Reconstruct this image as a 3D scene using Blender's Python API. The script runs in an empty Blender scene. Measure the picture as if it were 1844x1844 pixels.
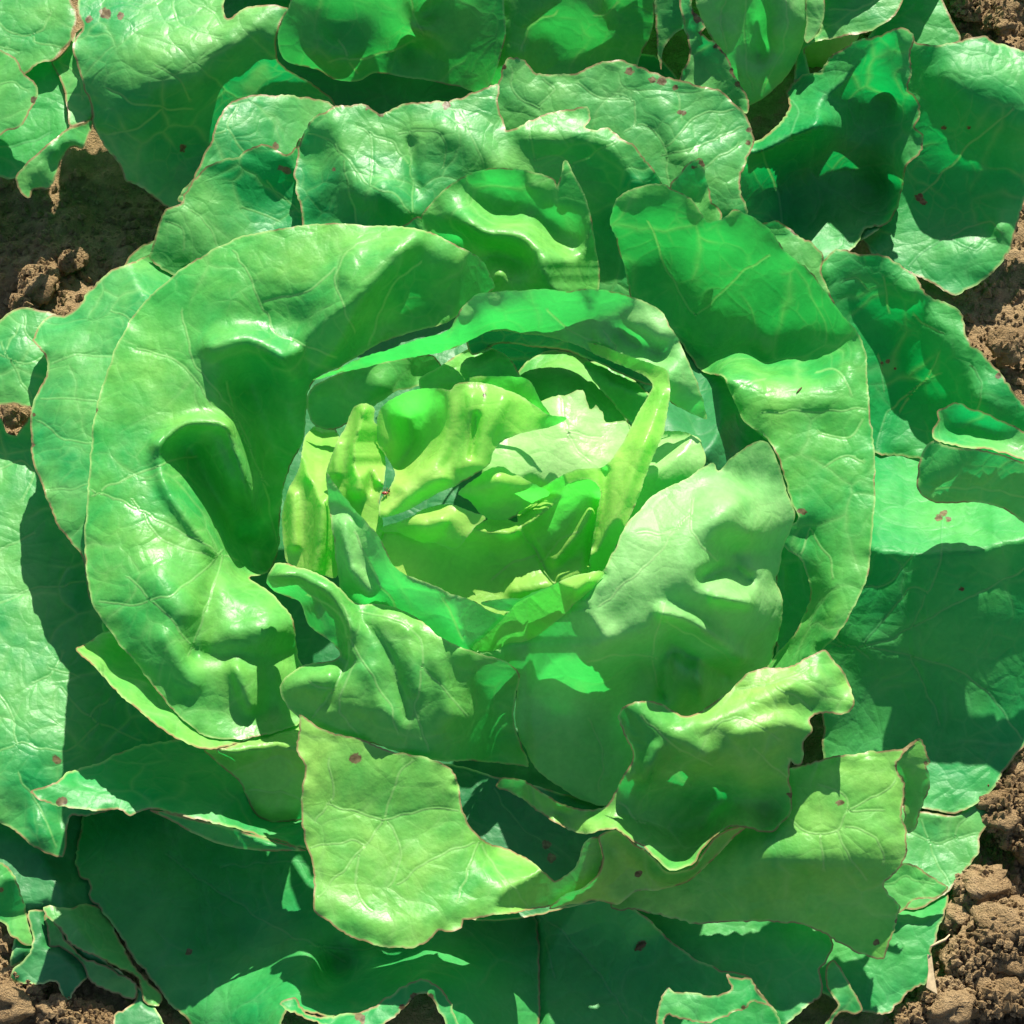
import bpy, math, random
import numpy as np
from mathutils import Vector
from mathutils.geometry import delaunay_2d_cdt
random.seed(7); RNG = np.random.default_rng(7)
SC = bpy.context.scene; COL = SC.collection
# ------------------------------------------------------------------ camera, sky, sun, exposure
TILT = 57.0; HALF = 11.5; W = 1844.0
TGT = np.array([0.0, 0.0, 0.10]); DIST = 0.23 / math.tan(math.radians(HALF))
t_ = math.radians(TILT)
FWD = np.array([0, math.cos(t_), -math.sin(t_)]); UP = np.array([0, math.sin(t_), math.cos(t_)]); RIGHT = np.array([1.0, 0, 0])
CAM = TGT - FWD * DIST
cd = bpy.data.cameras.new('camera'); cam = bpy.data.objects.new('camera', cd); COL.objects.link(cam)
cam.location = CAM; cam.rotation_euler = (math.radians(90 - TILT), 0, 0)
cd.sensor_width = 36; cd.lens_unit = 'FOV'; cd.angle = math.radians(2 * HALF); cd.clip_start = 0.02; cd.clip_end = 200
SC.camera = cam
SUN_EL = 43.0; SUN_AZ = 10.0            # the sun stands beyond the plants, a little to the right
w = bpy.data.worlds.new('World'); SC.world = w; w.use_nodes = True
nt = w.node_tree; nt.nodes.clear()
sk = nt.nodes.new('ShaderNodeTexSky'); sk.sky_type = 'NISHITA'; sk.sun_disc = False
sk.sun_elevation = math.radians(SUN_EL); sk.sun_rotation = math.radians(SUN_AZ)
bg = nt.nodes.new('ShaderNodeBackground'); bg.inputs[1].default_value = 0.065
wo = nt.nodes.new('ShaderNodeOutputWorld'); nt.links.new(sk.outputs[0], bg.inputs[0]); nt.links.new(bg.outputs[0], wo.inputs[0])
sd = bpy.data.lights.new('sun', 'SUN'); sd.energy = 4.8; sd.angle = math.radians(0.53); sd.color = (1.0, 0.94, 0.82)
so = bpy.data.objects.new('sun', sd); COL.objects.link(so)
e_, a_ = math.radians(SUN_EL), math.radians(SUN_AZ)
sdir = Vector((math.sin(a_) * math.cos(e_), math.cos(a_) * math.cos(e_), math.sin(e_)))
so.rotation_euler = sdir.to_track_quat('Z', 'Y').to_euler(); so.location = (0.3, 1.5, 2)
SC.view_settings.view_transform = 'Standard'; SC.view_settings.look = 'None'
SC.view_settings.gamma = 1.0; SC.view_settings.exposure = 1.02; SC.view_settings.use_curve_mapping = False
SC.render.engine = 'CYCLES'
SC.cycles.max_bounces = 7; SC.cycles.transmission_bounces = 3; SC.cycles.diffuse_bounces = 4; SC.cycles.glossy_bounces = 2

def unproject(px, py, zcm):
    """point of the world seen at photo position (px, py) whose height above the soil is zcm centimetres"""
    k = math.tan(math.radians(HALF)) / (W / 2)
    dx = (px - W / 2) * k; dy = -(py - W / 2) * k
    d = FWD[None, :] + dx[:, None] * RIGHT[None, :] + dy[:, None] * UP[None, :]
    t = (zcm * 0.01 - CAM[2]) / d[:, 2]
    return CAM[None, :] + d * t[:, None]

# ------------------------------------------------------------------ helpers
def hash2(ix, iy, seed):
    h = (ix.astype(np.int64) * 374761393 + iy.astype(np.int64) * 668265263 + seed * 974634777) & 0x7fffffff
    h = ((h ^ (h >> 13)) * 1274126177) & 0x7fffffff
    return ((h ^ (h >> 16)) & 0xffff) / 65535.0
def vnoise(x, y, seed=0):
    ix = np.floor(x); iy = np.floor(y); fx = x - ix; fy = y - iy
    fx = fx * fx * fx * (fx * (fx * 6 - 15) + 10); fy = fy * fy * fy * (fy * (fy * 6 - 15) + 10)
    a = hash2(ix, iy, seed); b = hash2(ix + 1, iy, seed); c = hash2(ix, iy + 1, seed); d = hash2(ix + 1, iy + 1, seed)
    return (a + (b - a) * fx) * (1 - fy) + (c + (d - c) * fx) * fy - 0.5
def cells(x, y, size, seed):
    """distance to the two nearest of a jittered set of seeds"""
    gx = np.floor(x / size); gy = np.floor(y / size)
    f1 = np.full(x.shape, 1e9); f2 = f1.copy()
    for i in (-1, 0, 1):
        for j in (-1, 0, 1):
            cx = gx + i; cy = gy + j
            sx = (cx + 0.15 + 0.7 * hash2(cx, cy, seed)) * size; sy = (cy + 0.15 + 0.7 * hash2(cx, cy, seed + 9)) * size
            d = np.hypot(x - sx, y - sy)
            f2 = np.where(d < f1, f1, np.minimum(f2, d)); f1 = np.minimum(f1, d)
    return f1, f2

def tps_fit(P, Z, lam=0.5):
    P = P / 100.0; n = len(P)
    r2 = ((P[:, None, :] - P[None, :, :]) ** 2).sum(-1)
    K = 0.5 * r2 * np.log(r2 + 1e-9) + lam * 0.01 * np.eye(n)
    A = np.zeros((n + 3, n + 3)); A[:n, :n] = K; A[:n, n] = 1; A[:n, n + 1:] = P; A[n, :n] = 1; A[n + 1:, :n] = P.T
    b = np.zeros(n + 3); b[:n] = Z
    s = np.linalg.solve(A, b)
    return P, s
def tps_eval(fit, x, y):
    P, s = fit; n = len(P); x = x / 100.0; y = y / 100.0
    out = s[n] + s[n + 1] * x + s[n + 2] * y
    for k in range(n):
        r2 = (x - P[k, 0]) ** 2 + (y - P[k, 1]) ** 2
        out = out + s[k] * 0.5 * r2 * np.log(r2 + 1e-9)
    return out

def catmull(pts, step, closed=True):
    pts = np.asarray(pts, float); n = len(pts); out = []
    rng = range(n) if closed else range(n - 1)
    for i in rng:
        p1 = pts[i]; p2 = pts[(i + 1) % n]
        p0 = pts[i - 1] if (closed or i > 0) else p1; p3 = pts[(i + 2) % n] if (closed or i < n - 2) else p2
        L = np.hypot(*(p2 - p1)[:2]); m = max(1, int(round(L / step)))
        k1 = min(1, L / max(1e-6, np.hypot(*(p1 - p0)[:2]))); k2 = min(1, L / max(1e-6, np.hypot(*(p3 - p2)[:2])))
        t1 = (p2 - p0) * 0.5 if k1 > 0.999 else ((p2 - p1) + (p1 - p0) * k1) * 0.5
        t2 = (p3 - p1) * 0.5 if k2 > 0.999 else ((p2 - p1) + (p3 - p2) * k2) * 0.5
        for j in range(m):
            t = j / m; h = t * t * t; q = t * t
            out.append((2 * h - 3 * q + 1) * p1 + (h - 2 * q + t) * t1 + (-2 * h + 3 * q) * p2 + (h - q) * t2)
    if not closed: out.append(pts[-1])
    return np.array(out)
def inside(poly, x, y):
    r = np.zeros(x.shape, bool); n = len(poly)
    for i in range(n):
        x1, y1 = poly[i]; x2, y2 = poly[(i + 1) % n]
        if y1 == y2: continue
        c = (y1 > y) != (y2 > y)
        r ^= c & (x < (x2 - x1) * (y - y1) / (y2 - y1) + x1)
    return r
def seg_dist(poly, x, y, closed=True):
    d = np.full(x.shape, 1e9); n = len(poly)
    for i in range(n if closed else n - 1):
        a = poly[i]; b = poly[(i + 1) % n]; v = b - a; L = (v ** 2).sum() + 1e-9
        t = np.clip(((x - a[0]) * v[0] + (y - a[1]) * v[1]) / L, 0, 1)
        d = np.minimum(d, (x - a[0] - t * v[0]) ** 2 + (y - a[1] - t * v[1]) ** 2)
    return np.sqrt(d)

# ------------------------------------------------------------------ materials
def new_mat(name):
    m = bpy.data.materials.new(name); m.use_nodes = True; m.node_tree.nodes.clear(); return m
def N(m, t, **kw):
    n = m.node_tree.nodes.new(t)
    for k, v in kw.items(): setattr(n, k, v)
    return n
def Lk(m, a, b): m.node_tree.links.new(a, b)
def ramp(m, fac, stops, interp='LINEAR'):
    r = N(m, 'ShaderNodeValToRGB'); r.color_ramp.interpolation = interp
    while len(r.color_ramp.elements) < len(stops): r.color_ramp.elements.new(0.5)
    for e, (p, c) in zip(r.color_ramp.elements, stops):
        e.position = p; e.color = (c[0], c[1], c[2], 1) if len(c) == 3 else c
    Lk(m, fac, r.inputs[0]); return r.outputs[0]
def mixc(m, fac, a, b, bt='MIX'):
    n = N(m, 'ShaderNodeMix', data_type='RGBA', blend_type=bt)
    for s, v in ((0, fac), (6, a), (7, b)):
        if hasattr(v, 'links') or isinstance(v, bpy.types.NodeSocket): Lk(m, v, n.inputs[s])
        else: n.inputs[s].default_value = v if s == 0 else (v[0], v[1], v[2], 1)
    return n.outputs[2]
def mth(m, op, a, b=0.0, c=None):
    n = N(m, 'ShaderNodeMath', operation=op)
    for i, v in enumerate((a, b) if c is None else (a, b, c)):
        if isinstance(v, bpy.types.NodeSocket): Lk(m, v, n.inputs[i])
        else: n.inputs[i].default_value = v
    return n.outputs[0]
def noise(m, vec, scale, detail=3, rough=0.5, dist=0.0):
    n = N(m, 'ShaderNodeTexNoise'); n.inputs['Scale'].default_value = scale; n.inputs['Detail'].default_value = detail
    n.inputs['Roughness'].default_value = rough; n.inputs['Distortion'].default_value = dist; Lk(m, vec, n.inputs['Vector']); return n
def attr(m, name): return N(m, 'ShaderNodeAttribute', attribute_name=name).outputs['Fac']

def leaf_material(name, cA, cB, tr, trf=0.42, vein_c=(0.30, 0.52, 0.17), cell=34.0, veins=1.0, rim_brown=0.5, gloss=0.36):
    m = new_mat(name)
    geo = N(m, 'ShaderNodeTexCoord'); P = geo.outputs['Object']
    warp = noise(m, P, 30, 2); wv = N(m, 'ShaderNodeVectorMath', operation='SCALE'); Lk(m, warp.outputs['Color'], wv.inputs[0]); wv.inputs['Scale'].default_value = 0.022
    wa = N(m, 'ShaderNodeVectorMath', operation='ADD'); Lk(m, P, wa.inputs[0]); Lk(m, wv.outputs[0], wa.inputs[1]); PW = wa.outputs[0]
    def vor(scale):
        v = N(m, 'ShaderNodeTexVoronoi', feature='DISTANCE_TO_EDGE'); v.inputs['Scale'].default_value = scale; Lk(m, PW, v.inputs['Vector']); return v.outputs['Distance']
    v1 = vor(cell); v2 = vor(cell * 2.6)
    line1 = ramp(m, v1, [(0.0, (1, 1, 1)), (0.035, (0.35,) * 3), (0.07, (0, 0, 0))])
    line2 = ramp(m, v2, [(0.0, (1, 1, 1)), (0.08, (0, 0, 0))])
    brk = ramp(m, noise(m, P, 26, 2).outputs[0], [(0.42, (0, 0, 0)), (0.56, (1, 1, 1))])
    brk2 = ramp(m, noise(m, P, 45, 2).outputs[0], [(0.45, (0, 0, 0)), (0.6, (1, 1, 1))])
    l1 = mth(m, 'MULTIPLY', line1, brk); l2 = mth(m, 'MULTIPLY', line2, brk2)
    hv = attr(m, 'vein'); hvs = mth(m, 'MINIMUM', hv, 1.0)
    big = noise(m, P, 16, 4, 0.6, 0.4).outputs[0]
    base = mixc(m, ramp(m, big, [(0.35, (0, 0, 0)), (0.68, (1, 1, 1))]), cA, cB)
    fine = noise(m, P, 420, 3, 0.6).outputs[0]
    med = noise(m, P, 90, 3, 0.6).outputs[0]
    base = mixc(m, 0.55, base, ramp(m, med, [(0.3, (0.78, 0.86, 0.72)), (0.7, (1.16, 1.12, 1.15))]), 'MULTIPLY')
    base = mixc(m, 0.5, base, ramp(m, fine, [(0.3, (0.84,) * 3), (0.7, (1.14,) * 3)]), 'MULTIPLY')
    vl = mth(m, 'MULTIPLY', mth(m, 'MAXIMUM', mth(m, 'MULTIPLY', l1, 0.55 * veins), mth(m, 'MULTIPLY', l2, 0.26 * veins)), 1.0)
    vf = mth(m, 'MAXIMUM', vl, mth(m, 'MULTIPLY', hvs, 0.8))
    base = mixc(m, vf, base, vein_c)
    rim = attr(m, 'rim')
    base = mixc(m, mth(m, 'MULTIPLY', rim, 0.8), base, (0.50, 0.66, 0.24))
    rb = mth(m, 'MULTIPLY', ramp(m, rim, [(0.25, (0, 0, 0)), (0.75, (1, 1, 1))]), ramp(m, noise(m, P, 55, 3, 0.7).outputs[0], [(0.60 - 0.2 * rim_brown, (0, 0, 0)), (0.68 - 0.2 * rim_brown, (1, 1, 1))]))
    base = mixc(m, mth(m, 'MULTIPLY', rb, 0.85), base, (0.34, 0.20, 0.10))
    sp = attr(m, 'spot')
    spn = ramp(m, mth(m, 'ADD', sp, mth(m, 'MULTIPLY', mth(m, 'SUBTRACT', noise(m, P, 190, 4, 0.7).outputs[0], 0.5), 1.6)), [(0.42, (0, 0, 0)), (0.6, (1, 1, 1))])
    spc = ramp(m, noise(m, P, 330, 2).outputs[0], [(0.35, (0.09, 0.06, 0.025)), (0.65, (0.26, 0.21, 0.10))])
    spf = mth(m, 'MULTIPLY', spn, mth(m, 'MINIMUM', mth(m, 'MULTIPLY', sp, 3.0), 1.0))
    base = mixc(m, spf, base, spc)
    # relief
    bh = mth(m, 'ADD', mth(m, 'MULTIPLY', mth(m, 'MINIMUM', v1, 0.22), 0.9 * veins + 0.2), mth(m, 'MULTIPLY', mth(m, 'MINIMUM', v2, 0.16), 0.50))
    bh = mth(m, 'ADD', bh, mth(m, 'MULTIPLY', med, 0.30)); bh = mth(m, 'ADD', bh, mth(m, 'MULTIPLY', fine, 0.09))
    bh = mth(m, 'SUBTRACT', bh, mth(m, 'MULTIPLY', l1, 0.05 * veins))
    bh = mth(m, 'SUBTRACT', bh, mth(m, 'MULTIPLY', hvs, 0.08))
    bp = N(m, 'ShaderNodeBump'); bp.inputs['Strength'].default_value = 0.75; bp.inputs['Distance'].default_value = 0.0024; Lk(m, bh, bp.inputs['Height'])
    pb = N(m, 'ShaderNodeBsdfPrincipled'); Lk(m, base, pb.inputs['Base Color']); Lk(m, bp.outputs[0], pb.inputs['Normal'])
    Lk(m, ramp(m, med, [(0.3, (gloss - 0.04,) * 3), (0.7, (gloss + 0.12,) * 3)]), pb.inputs['Roughness']); pb.inputs['Specular IOR Level'].default_value = 0.36
    tb = N(m, 'ShaderNodeBsdfTranslucent')
    tc = mixc(m, mth(m, 'MULTIPLY', vf, 0.5), ramp(m, big, [(0.3, [c * 0.85 for c in tr]), (0.7, [c * 1.15 for c in tr])]), (0.45, 0.75, 0.18))
    tc = mixc(m, mth(m, 'MAXIMUM', mth(m, 'MULTIPLY', rb, 0.8), spf), tc, (0.12, 0.07, 0.03))
    Lk(m, tc, tb.inputs[0]); Lk(m, bp.outputs[0], tb.inputs['Normal'])
    mx = N(m, 'ShaderNodeMixShader'); mx.inputs[0].default_value = trf
    Lk(m, pb.outputs[0], mx.inputs[1]); Lk(m, tb.outputs[0], mx.inputs[2])
    o = N(m, 'ShaderNodeOutputMaterial'); Lk(m, mx.outputs[0], o.inputs[0])
    return m
M_OUT = leaf_material('outer_leaf', (0.020, 0.34, 0.09), (0.19, 0.54, 0.13), (0.002, 0.46, 0.11), 0.36, vein_c=(0.22, 0.55, 0.17), rim_brown=0.9, gloss=0.38)
M_MID = leaf_material('wrapper_leaf', (0.05, 0.42, 0.09), (0.24, 0.60, 0.12), (0.03, 0.56, 0.09), 0.38, vein_c=(0.30, 0.62, 0.2), cell=30, rim_brown=0.35, veins=0.7, gloss=0.34)
M_YNG = leaf_material('front_leaf', (0.08, 0.44, 0.08), (0.34, 0.68, 0.13), (0.005, 0.52, 0.09), 0.36, vein_c=(0.30, 0.60, 0.18), cell=30, rim_brown=0.9, veins=0.8, gloss=0.38)
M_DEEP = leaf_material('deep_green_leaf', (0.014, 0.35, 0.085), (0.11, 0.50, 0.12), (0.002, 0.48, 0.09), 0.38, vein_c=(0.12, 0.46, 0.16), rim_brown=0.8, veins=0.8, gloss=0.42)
M_SHADE = leaf_material('shade_dark_leaf', (0.015, 0.16, 0.05), (0.04, 0.24, 0.07), (0.002, 0.22, 0.05), 0.12, vein_c=(0.08, 0.26, 0.09), rim_brown=0.8, veins=0.6, gloss=0.45)  # colour and translucency lowered so gaps between leaves read as deep shade
M_HRT = leaf_material('heart_leaf', (0.31, 0.74, 0.13), (0.58, 0.83, 0.19), (0.10, 0.90, 0.10), 0.54, vein_c=(0.55, 0.78, 0.28), cell=26, rim_brown=0.0, veins=0.25, gloss=0.30)
M_PALE = leaf_material('pale_leaf', (0.42, 0.80, 0.28), (0.58, 0.86, 0.36), (0.12, 0.84, 0.15), 0.42, vein_c=(0.62, 0.82, 0.40), cell=26, rim_brown=0.0, veins=0.3, gloss=0.32)
M_FACE = leaf_material('underside_leaf', (0.22, 0.62, 0.18), (0.38, 0.72, 0.26), (0.04, 0.74, 0.11), 0.40, vein_c=(0.42, 0.72, 0.28), cell=26, rim_brown=0.1, veins=0.45, gloss=0.42)
MATS = dict(deep=M_DEEP, shadedark=M_SHADE, young=M_YNG, out=M_OUT, mid=M_MID, hrt=M_HRT, pale=M_PALE, face=M_FACE)

# ------------------------------------------------------------------ leaves
# every leaf is a curved sheet with its own height at each traced point; the leaves are laid from the
# uppermost down, and a lower leaf sinks a little wherever it would cut through one that lies on it
CELL = 4; X0 = -420; NB = int((2 * 420 + 1844) / CELL)
CEIL = np.full((NB, NB), 99.0)
gxx, gyy = np.meshgrid((np.arange(NB) + 0.5) * CELL + X0, (np.arange(NB) + 0.5) * CELL + X0)
def envelope(c, k):
    idx = np.arange(NB) * (CELL * k)
    for ax in (1, 0):
        sh = idx[None, :] if ax == 1 else idx[:, None]
        f = np.minimum.accumulate(c - sh, axis=ax) + sh
        b = np.flip(np.minimum.accumulate(np.flip(c + sh, ax), axis=ax), ax) - sh
        c = np.minimum(f, b)
    return c
ENV = CEIL.copy(); seedc = [11]; LOG = []
def sample(buf, x, y):
    fx = np.clip((x - X0) / CELL - 0.5, 0, NB - 1.001); fy = np.clip((y - X0) / CELL - 0.5, 0, NB - 1.001)
    ix = fx.astype(int); iy = fy.astype(int); ax = fx - ix; ay = fy - iy
    return (buf[iy, ix] * (1 - ax) + buf[iy, ix + 1] * ax) * (1 - ay) + (buf[iy + 1, ix] * (1 - ax) + buf[iy + 1, ix + 1] * ax) * ay

def leaf(parent, mat, patches, label=None, name=None):
    """patches: dicts  o=outline (x,y,z)…, i=inner points (x,y,z)…, v=veins, s=spots (x,y,r), a=wrinkle amount, j=edge notches"""
    global ENV
    name = name or dict(deep='outer_leaf', shadedark='darkened_leaf', young='outer_leaf', out='outer_leaf', mid='wrapper_leaf', hrt='heart_leaf', pale='heart_leaf', face='wrapper_leaf')[mat]
    V = []; F = []; A = {'rim': [], 'vein': [], 'spot': []}; off = 0; newc = np.full((NB, NB), 99.0)
    for p in patches:
        seedc[0] += 1; sd_ = seedc[0]
        o = np.array(p['o'], float); amp = p.get('a', 1.0); jag = p.get('j', 2.2)
        pts = [tuple(q) for q in p['o']] + [tuple(q) for q in p.get('i', [])]
        pts = np.array(pts, float)
        fit = tps_fit(pts[:, :2], pts[:, 2], p.get('lam', 0.4))
        STEP = p.get('st', 7.0); ol = catmull(o[:, :2], STEP * 0.8)
        # fine notches along the margin
        n = len(ol); tg = np.roll(ol, -1, 0) - np.roll(ol, 1, 0); tg /= (np.hypot(tg[:, 0], tg[:, 1])[:, None] + 1e-6); nm = np.stack([tg[:, 1], -tg[:, 0]], 1)
        s = np.arange(n) * STEP * 0.8
        jj = (vnoise(s / 16.0, s * 0 + sd_, 3) * 2 * 0.9 + vnoise(s / 38.0, s * 0 + sd_, 4) * 2 + (hash2(np.arange(n), np.arange(n) * 0 + sd_, 5) - 0.5) * 1.5)
        ol = ol + nm * (jj * jag)[:, None]
        # vein lines
        vp = []; vval = []; vl = []
        for ln in p.get('v', []):
            wd = 3.2
            q = catmull(np.array([c[:2] for c in ln], float), 6, False)
            q = q + np.stack([vnoise(q[:, 0] / 22, q[:, 1] / 22, sd_ + 3), vnoise(q[:, 0] / 22, q[:, 1] / 22, sd_ + 4)], 1) * 8
            vl.append(q)
            t = np.gradient(q, axis=0); t /= (np.hypot(t[:, 0], t[:, 1])[:, None] + 1e-6); nn = np.stack([t[:, 1], -t[:, 0]], 1)
            for k_, val in ((0, 1.0), (wd, 0.0), (-wd, 0.0)):
                vp.append(q + nn * k_); vval.append(np.full(len(q), val))
        x0, y0 = ol.min(0) - 2; x1, y1 = ol.max(0) + 2
        dx = STEP; dy = STEP * 0.866
        rows = np.arange(y0, y1, dy); cols = np.arange(x0, x1, dx)
        gx, gy = np.meshgrid(cols, rows); gx = gx + (np.arange(len(rows)) % 2)[:, None] * dx * 0.5
        gx = gx.ravel(); gy = gy.ravel(); gx = gx + (hash2(np.arange(len(gx)), np.arange(len(gx)), 1) - .5) * 1.5
        k = inside(ol, gx, gy); gx = gx[k]; gy = gy[k]
        dd = seg_dist(ol, gx, gy); k = dd > STEP * 1.15; gx = gx[k]; gy = gy[k]
        # a ring just inside the margin keeps the rim crisp
        ring = ol - nm * 0
        area = 0.5 * np.sum(ol[:, 0] * np.roll(ol[:, 1], -1) - np.roll(ol[:, 0], -1) * ol[:, 1])
        ring = ol + nm * (-1 if area > 0 else 1) * (5.5 if mat in ('out', 'young', 'deep') else 4.5)
        k = inside(ol, ring[:, 0], ring[:, 1]); ring = ring[k]; dr = seg_dist(ol, ring[:, 0], ring[:, 1]); ring = ring[dr > 2.5]
        if vp:
            vp_ = np.concatenate(vp); vv_ = np.concatenate(vval)
            k = inside(ol, vp_[:, 0], vp_[:, 1]); vp_ = vp_[k]; vv_ = vv_[k]
            if len(vp_):
                k = seg_dist(ol, vp_[:, 0], vp_[:, 1]) > 5.5; vp_ = vp_[k]; vv_ = vv_[k]
            dmin = np.full(gx.shape, 1e9)
            for q in vl: dmin = np.minimum(dmin, seg_dist(q, gx, gy, False))
            k = dmin > 5.5; gx = gx[k]; gy = gy[k]
        else: vp_ = np.zeros((0, 2)); vv_ = np.zeros(0)
        X = np.concatenate([ol[:, 0], ring[:, 0], vp_[:, 0], gx]); Y = np.concatenate([ol[:, 1], ring[:, 1], vp_[:, 1], gy])
        rim = np.concatenate([np.ones(len(ol)), np.zeros(len(X) - len(ol))])
        ven = np.concatenate([np.zeros(len(ol) + len(ring)), vv_, np.zeros(len(gx))])
        res = delaunay_2d_cdt([Vector((a, b)) for a, b in zip(X, Y)], [(i, (i + 1) % n) for i in range(n)], [list(range(n))], 1, 1e-4)
        vo, _, fo, ov = res[0], res[1], res[2], res[3]
        X2 = np.array([q[0] for q in vo]); Y2 = np.array([q[1] for q in vo])
        src = np.array([(q[0] if len(q) else -1) for q in ov])
        r2 = np.where(src >= 0, rim[src], 1.0); v2 = np.where(src >= 0, ven[src], 0.0)
        spot = np.zeros(len(X2))
        for (sx, sy, sr) in p.get('s', []):
            spot = np.maximum(spot, np.clip(1.25 - np.hypot((X2 - sx), (Y2 - sy)) / (sr + 4.0), 0, 1))
        def height(x, y):
            z = tps_eval(fit, x, y)
            for ln, wd, hh in p.get('r', []):
                q = catmull(np.array(ln, float), 12, False) if len(ln) > 2 else np.array(ln, float)
                z = z + hh * np.exp(-(seg_dist(q, x, y, False) / wd) ** 2)
            if amp > 0:
                z = z + amp * 0.28 * vnoise(x / 100, y / 100, sd_) + amp * 0.08 * vnoise(x / 42, y / 42, sd_ + 50)
                f1, f2 = cells(x + 40 * vnoise(x / 60, y / 60, sd_), y + 40 * vnoise(x / 60, y / 60, sd_ + 7), p.get('cs', 62), sd_)
                z = z + amp * (0.03 if mat in ('hrt', 'pale') else 0.075) * np.minimum((f2 - f1) / 30.0, 1.0) ** 0.7
                # the margin waves
            return z
        Z2 = height(X2, Y2)
        if amp > 0 and p.get('w', 0.12) > 0:
            dm = seg_dist(ol[::2], X2, Y2)
            Z2 = Z2 + p.get('w', 0.12) * np.exp(-dm / 16.0) * vnoise(X2 / 24, Y2 / 24, sd_ + 5) * 2.6
        Z2 = Z2 - 0.02 * v2
        dmv = np.full(X2.shape, 1e9)
        for q in vl: dmv = np.minimum(dmv, seg_dist(q[::2], X2, Y2, False))
        if vl: Z2 = Z2 - 0.045 * np.exp(-dmv / 7.0) * min(1.0, amp + .3)
        lim = sample(ENV, X2, Y2)
        bad = Z2 > lim
        Zc = np.minimum(Z2, lim)
        LOG.append((label or name, p.get('n', ''), len(X2), round(float(bad.mean()), 2), round(float((Z2 - Zc).max()), 2), round(float(Zc.min()), 1)))
        W3 = unproject(X2, Y2, Zc)
        # orient faces towards the sky side
        V.append(W3); F += [tuple(off + a for a in f) for f in fo]
        A['rim'].append(r2); A['vein'].append(v2); A['spot'].append(spot); off += len(X2)
        ci0 = max(0, int((x0 - X0) / CELL) - 1); ci1 = min(NB, int((x1 - X0) / CELL) + 2); cj0 = max(0, int((y0 - X0) / CELL) - 1); cj1 = min(NB, int((y1 - X0) / CELL) + 2)
        sx = gxx[cj0:cj1, ci0:ci1]; sy = gyy[cj0:cj1, ci0:ci1]
        k = inside(ol[::2], sx, sy)
        zz = np.where(k, np.minimum(height(sx, sy), ENV[cj0:cj1, ci0:ci1]) - 0.22, 99.0)
        newc[cj0:cj1, ci0:ci1] = np.minimum(newc[cj0:cj1, ci0:ci1], zz)
    ENV = np.minimum(ENV, envelope(newc, 0.022))
    V = np.concatenate(V); me = bpy.data.meshes.new(name)
    base = np.array(parent.location) if parent else np.zeros(3)
    me.from_pydata([tuple(v) for v in (V - base)], [], F); me.polygons.foreach_set('use_smooth', [True] * len(me.polygons))
    for k, v in A.items():
        at = me.attributes.new(k, 'FLOAT', 'POINT'); at.data.foreach_set('value', np.concatenate(v).astype(np.float32))
    me.materials.append(MATS[mat]); me.update()
    ob = bpy.data.objects.new(name, me); COL.objects.link(ob)
    if parent: ob.parent = parent
    if label: ob['label'] = label
    return ob
def thing(name, label, cat, loc, group=None):
    o = bpy.data.objects.new(name, None); COL.objects.link(o); o.location = loc; o.empty_display_size = 0.05
    o['label'] = label; o['category'] = cat
    if group: o['group'] = group
    return o
# ------------------------------------------------------------------ the big lettuce in the middle
LET = thing('lettuce', 'big open green lettuce head with pale yellow-green heart, in the middle of the picture', 'lettuce', (0.0, 0.0, 0.0), 'lettuces growing in the field rows')

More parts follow.
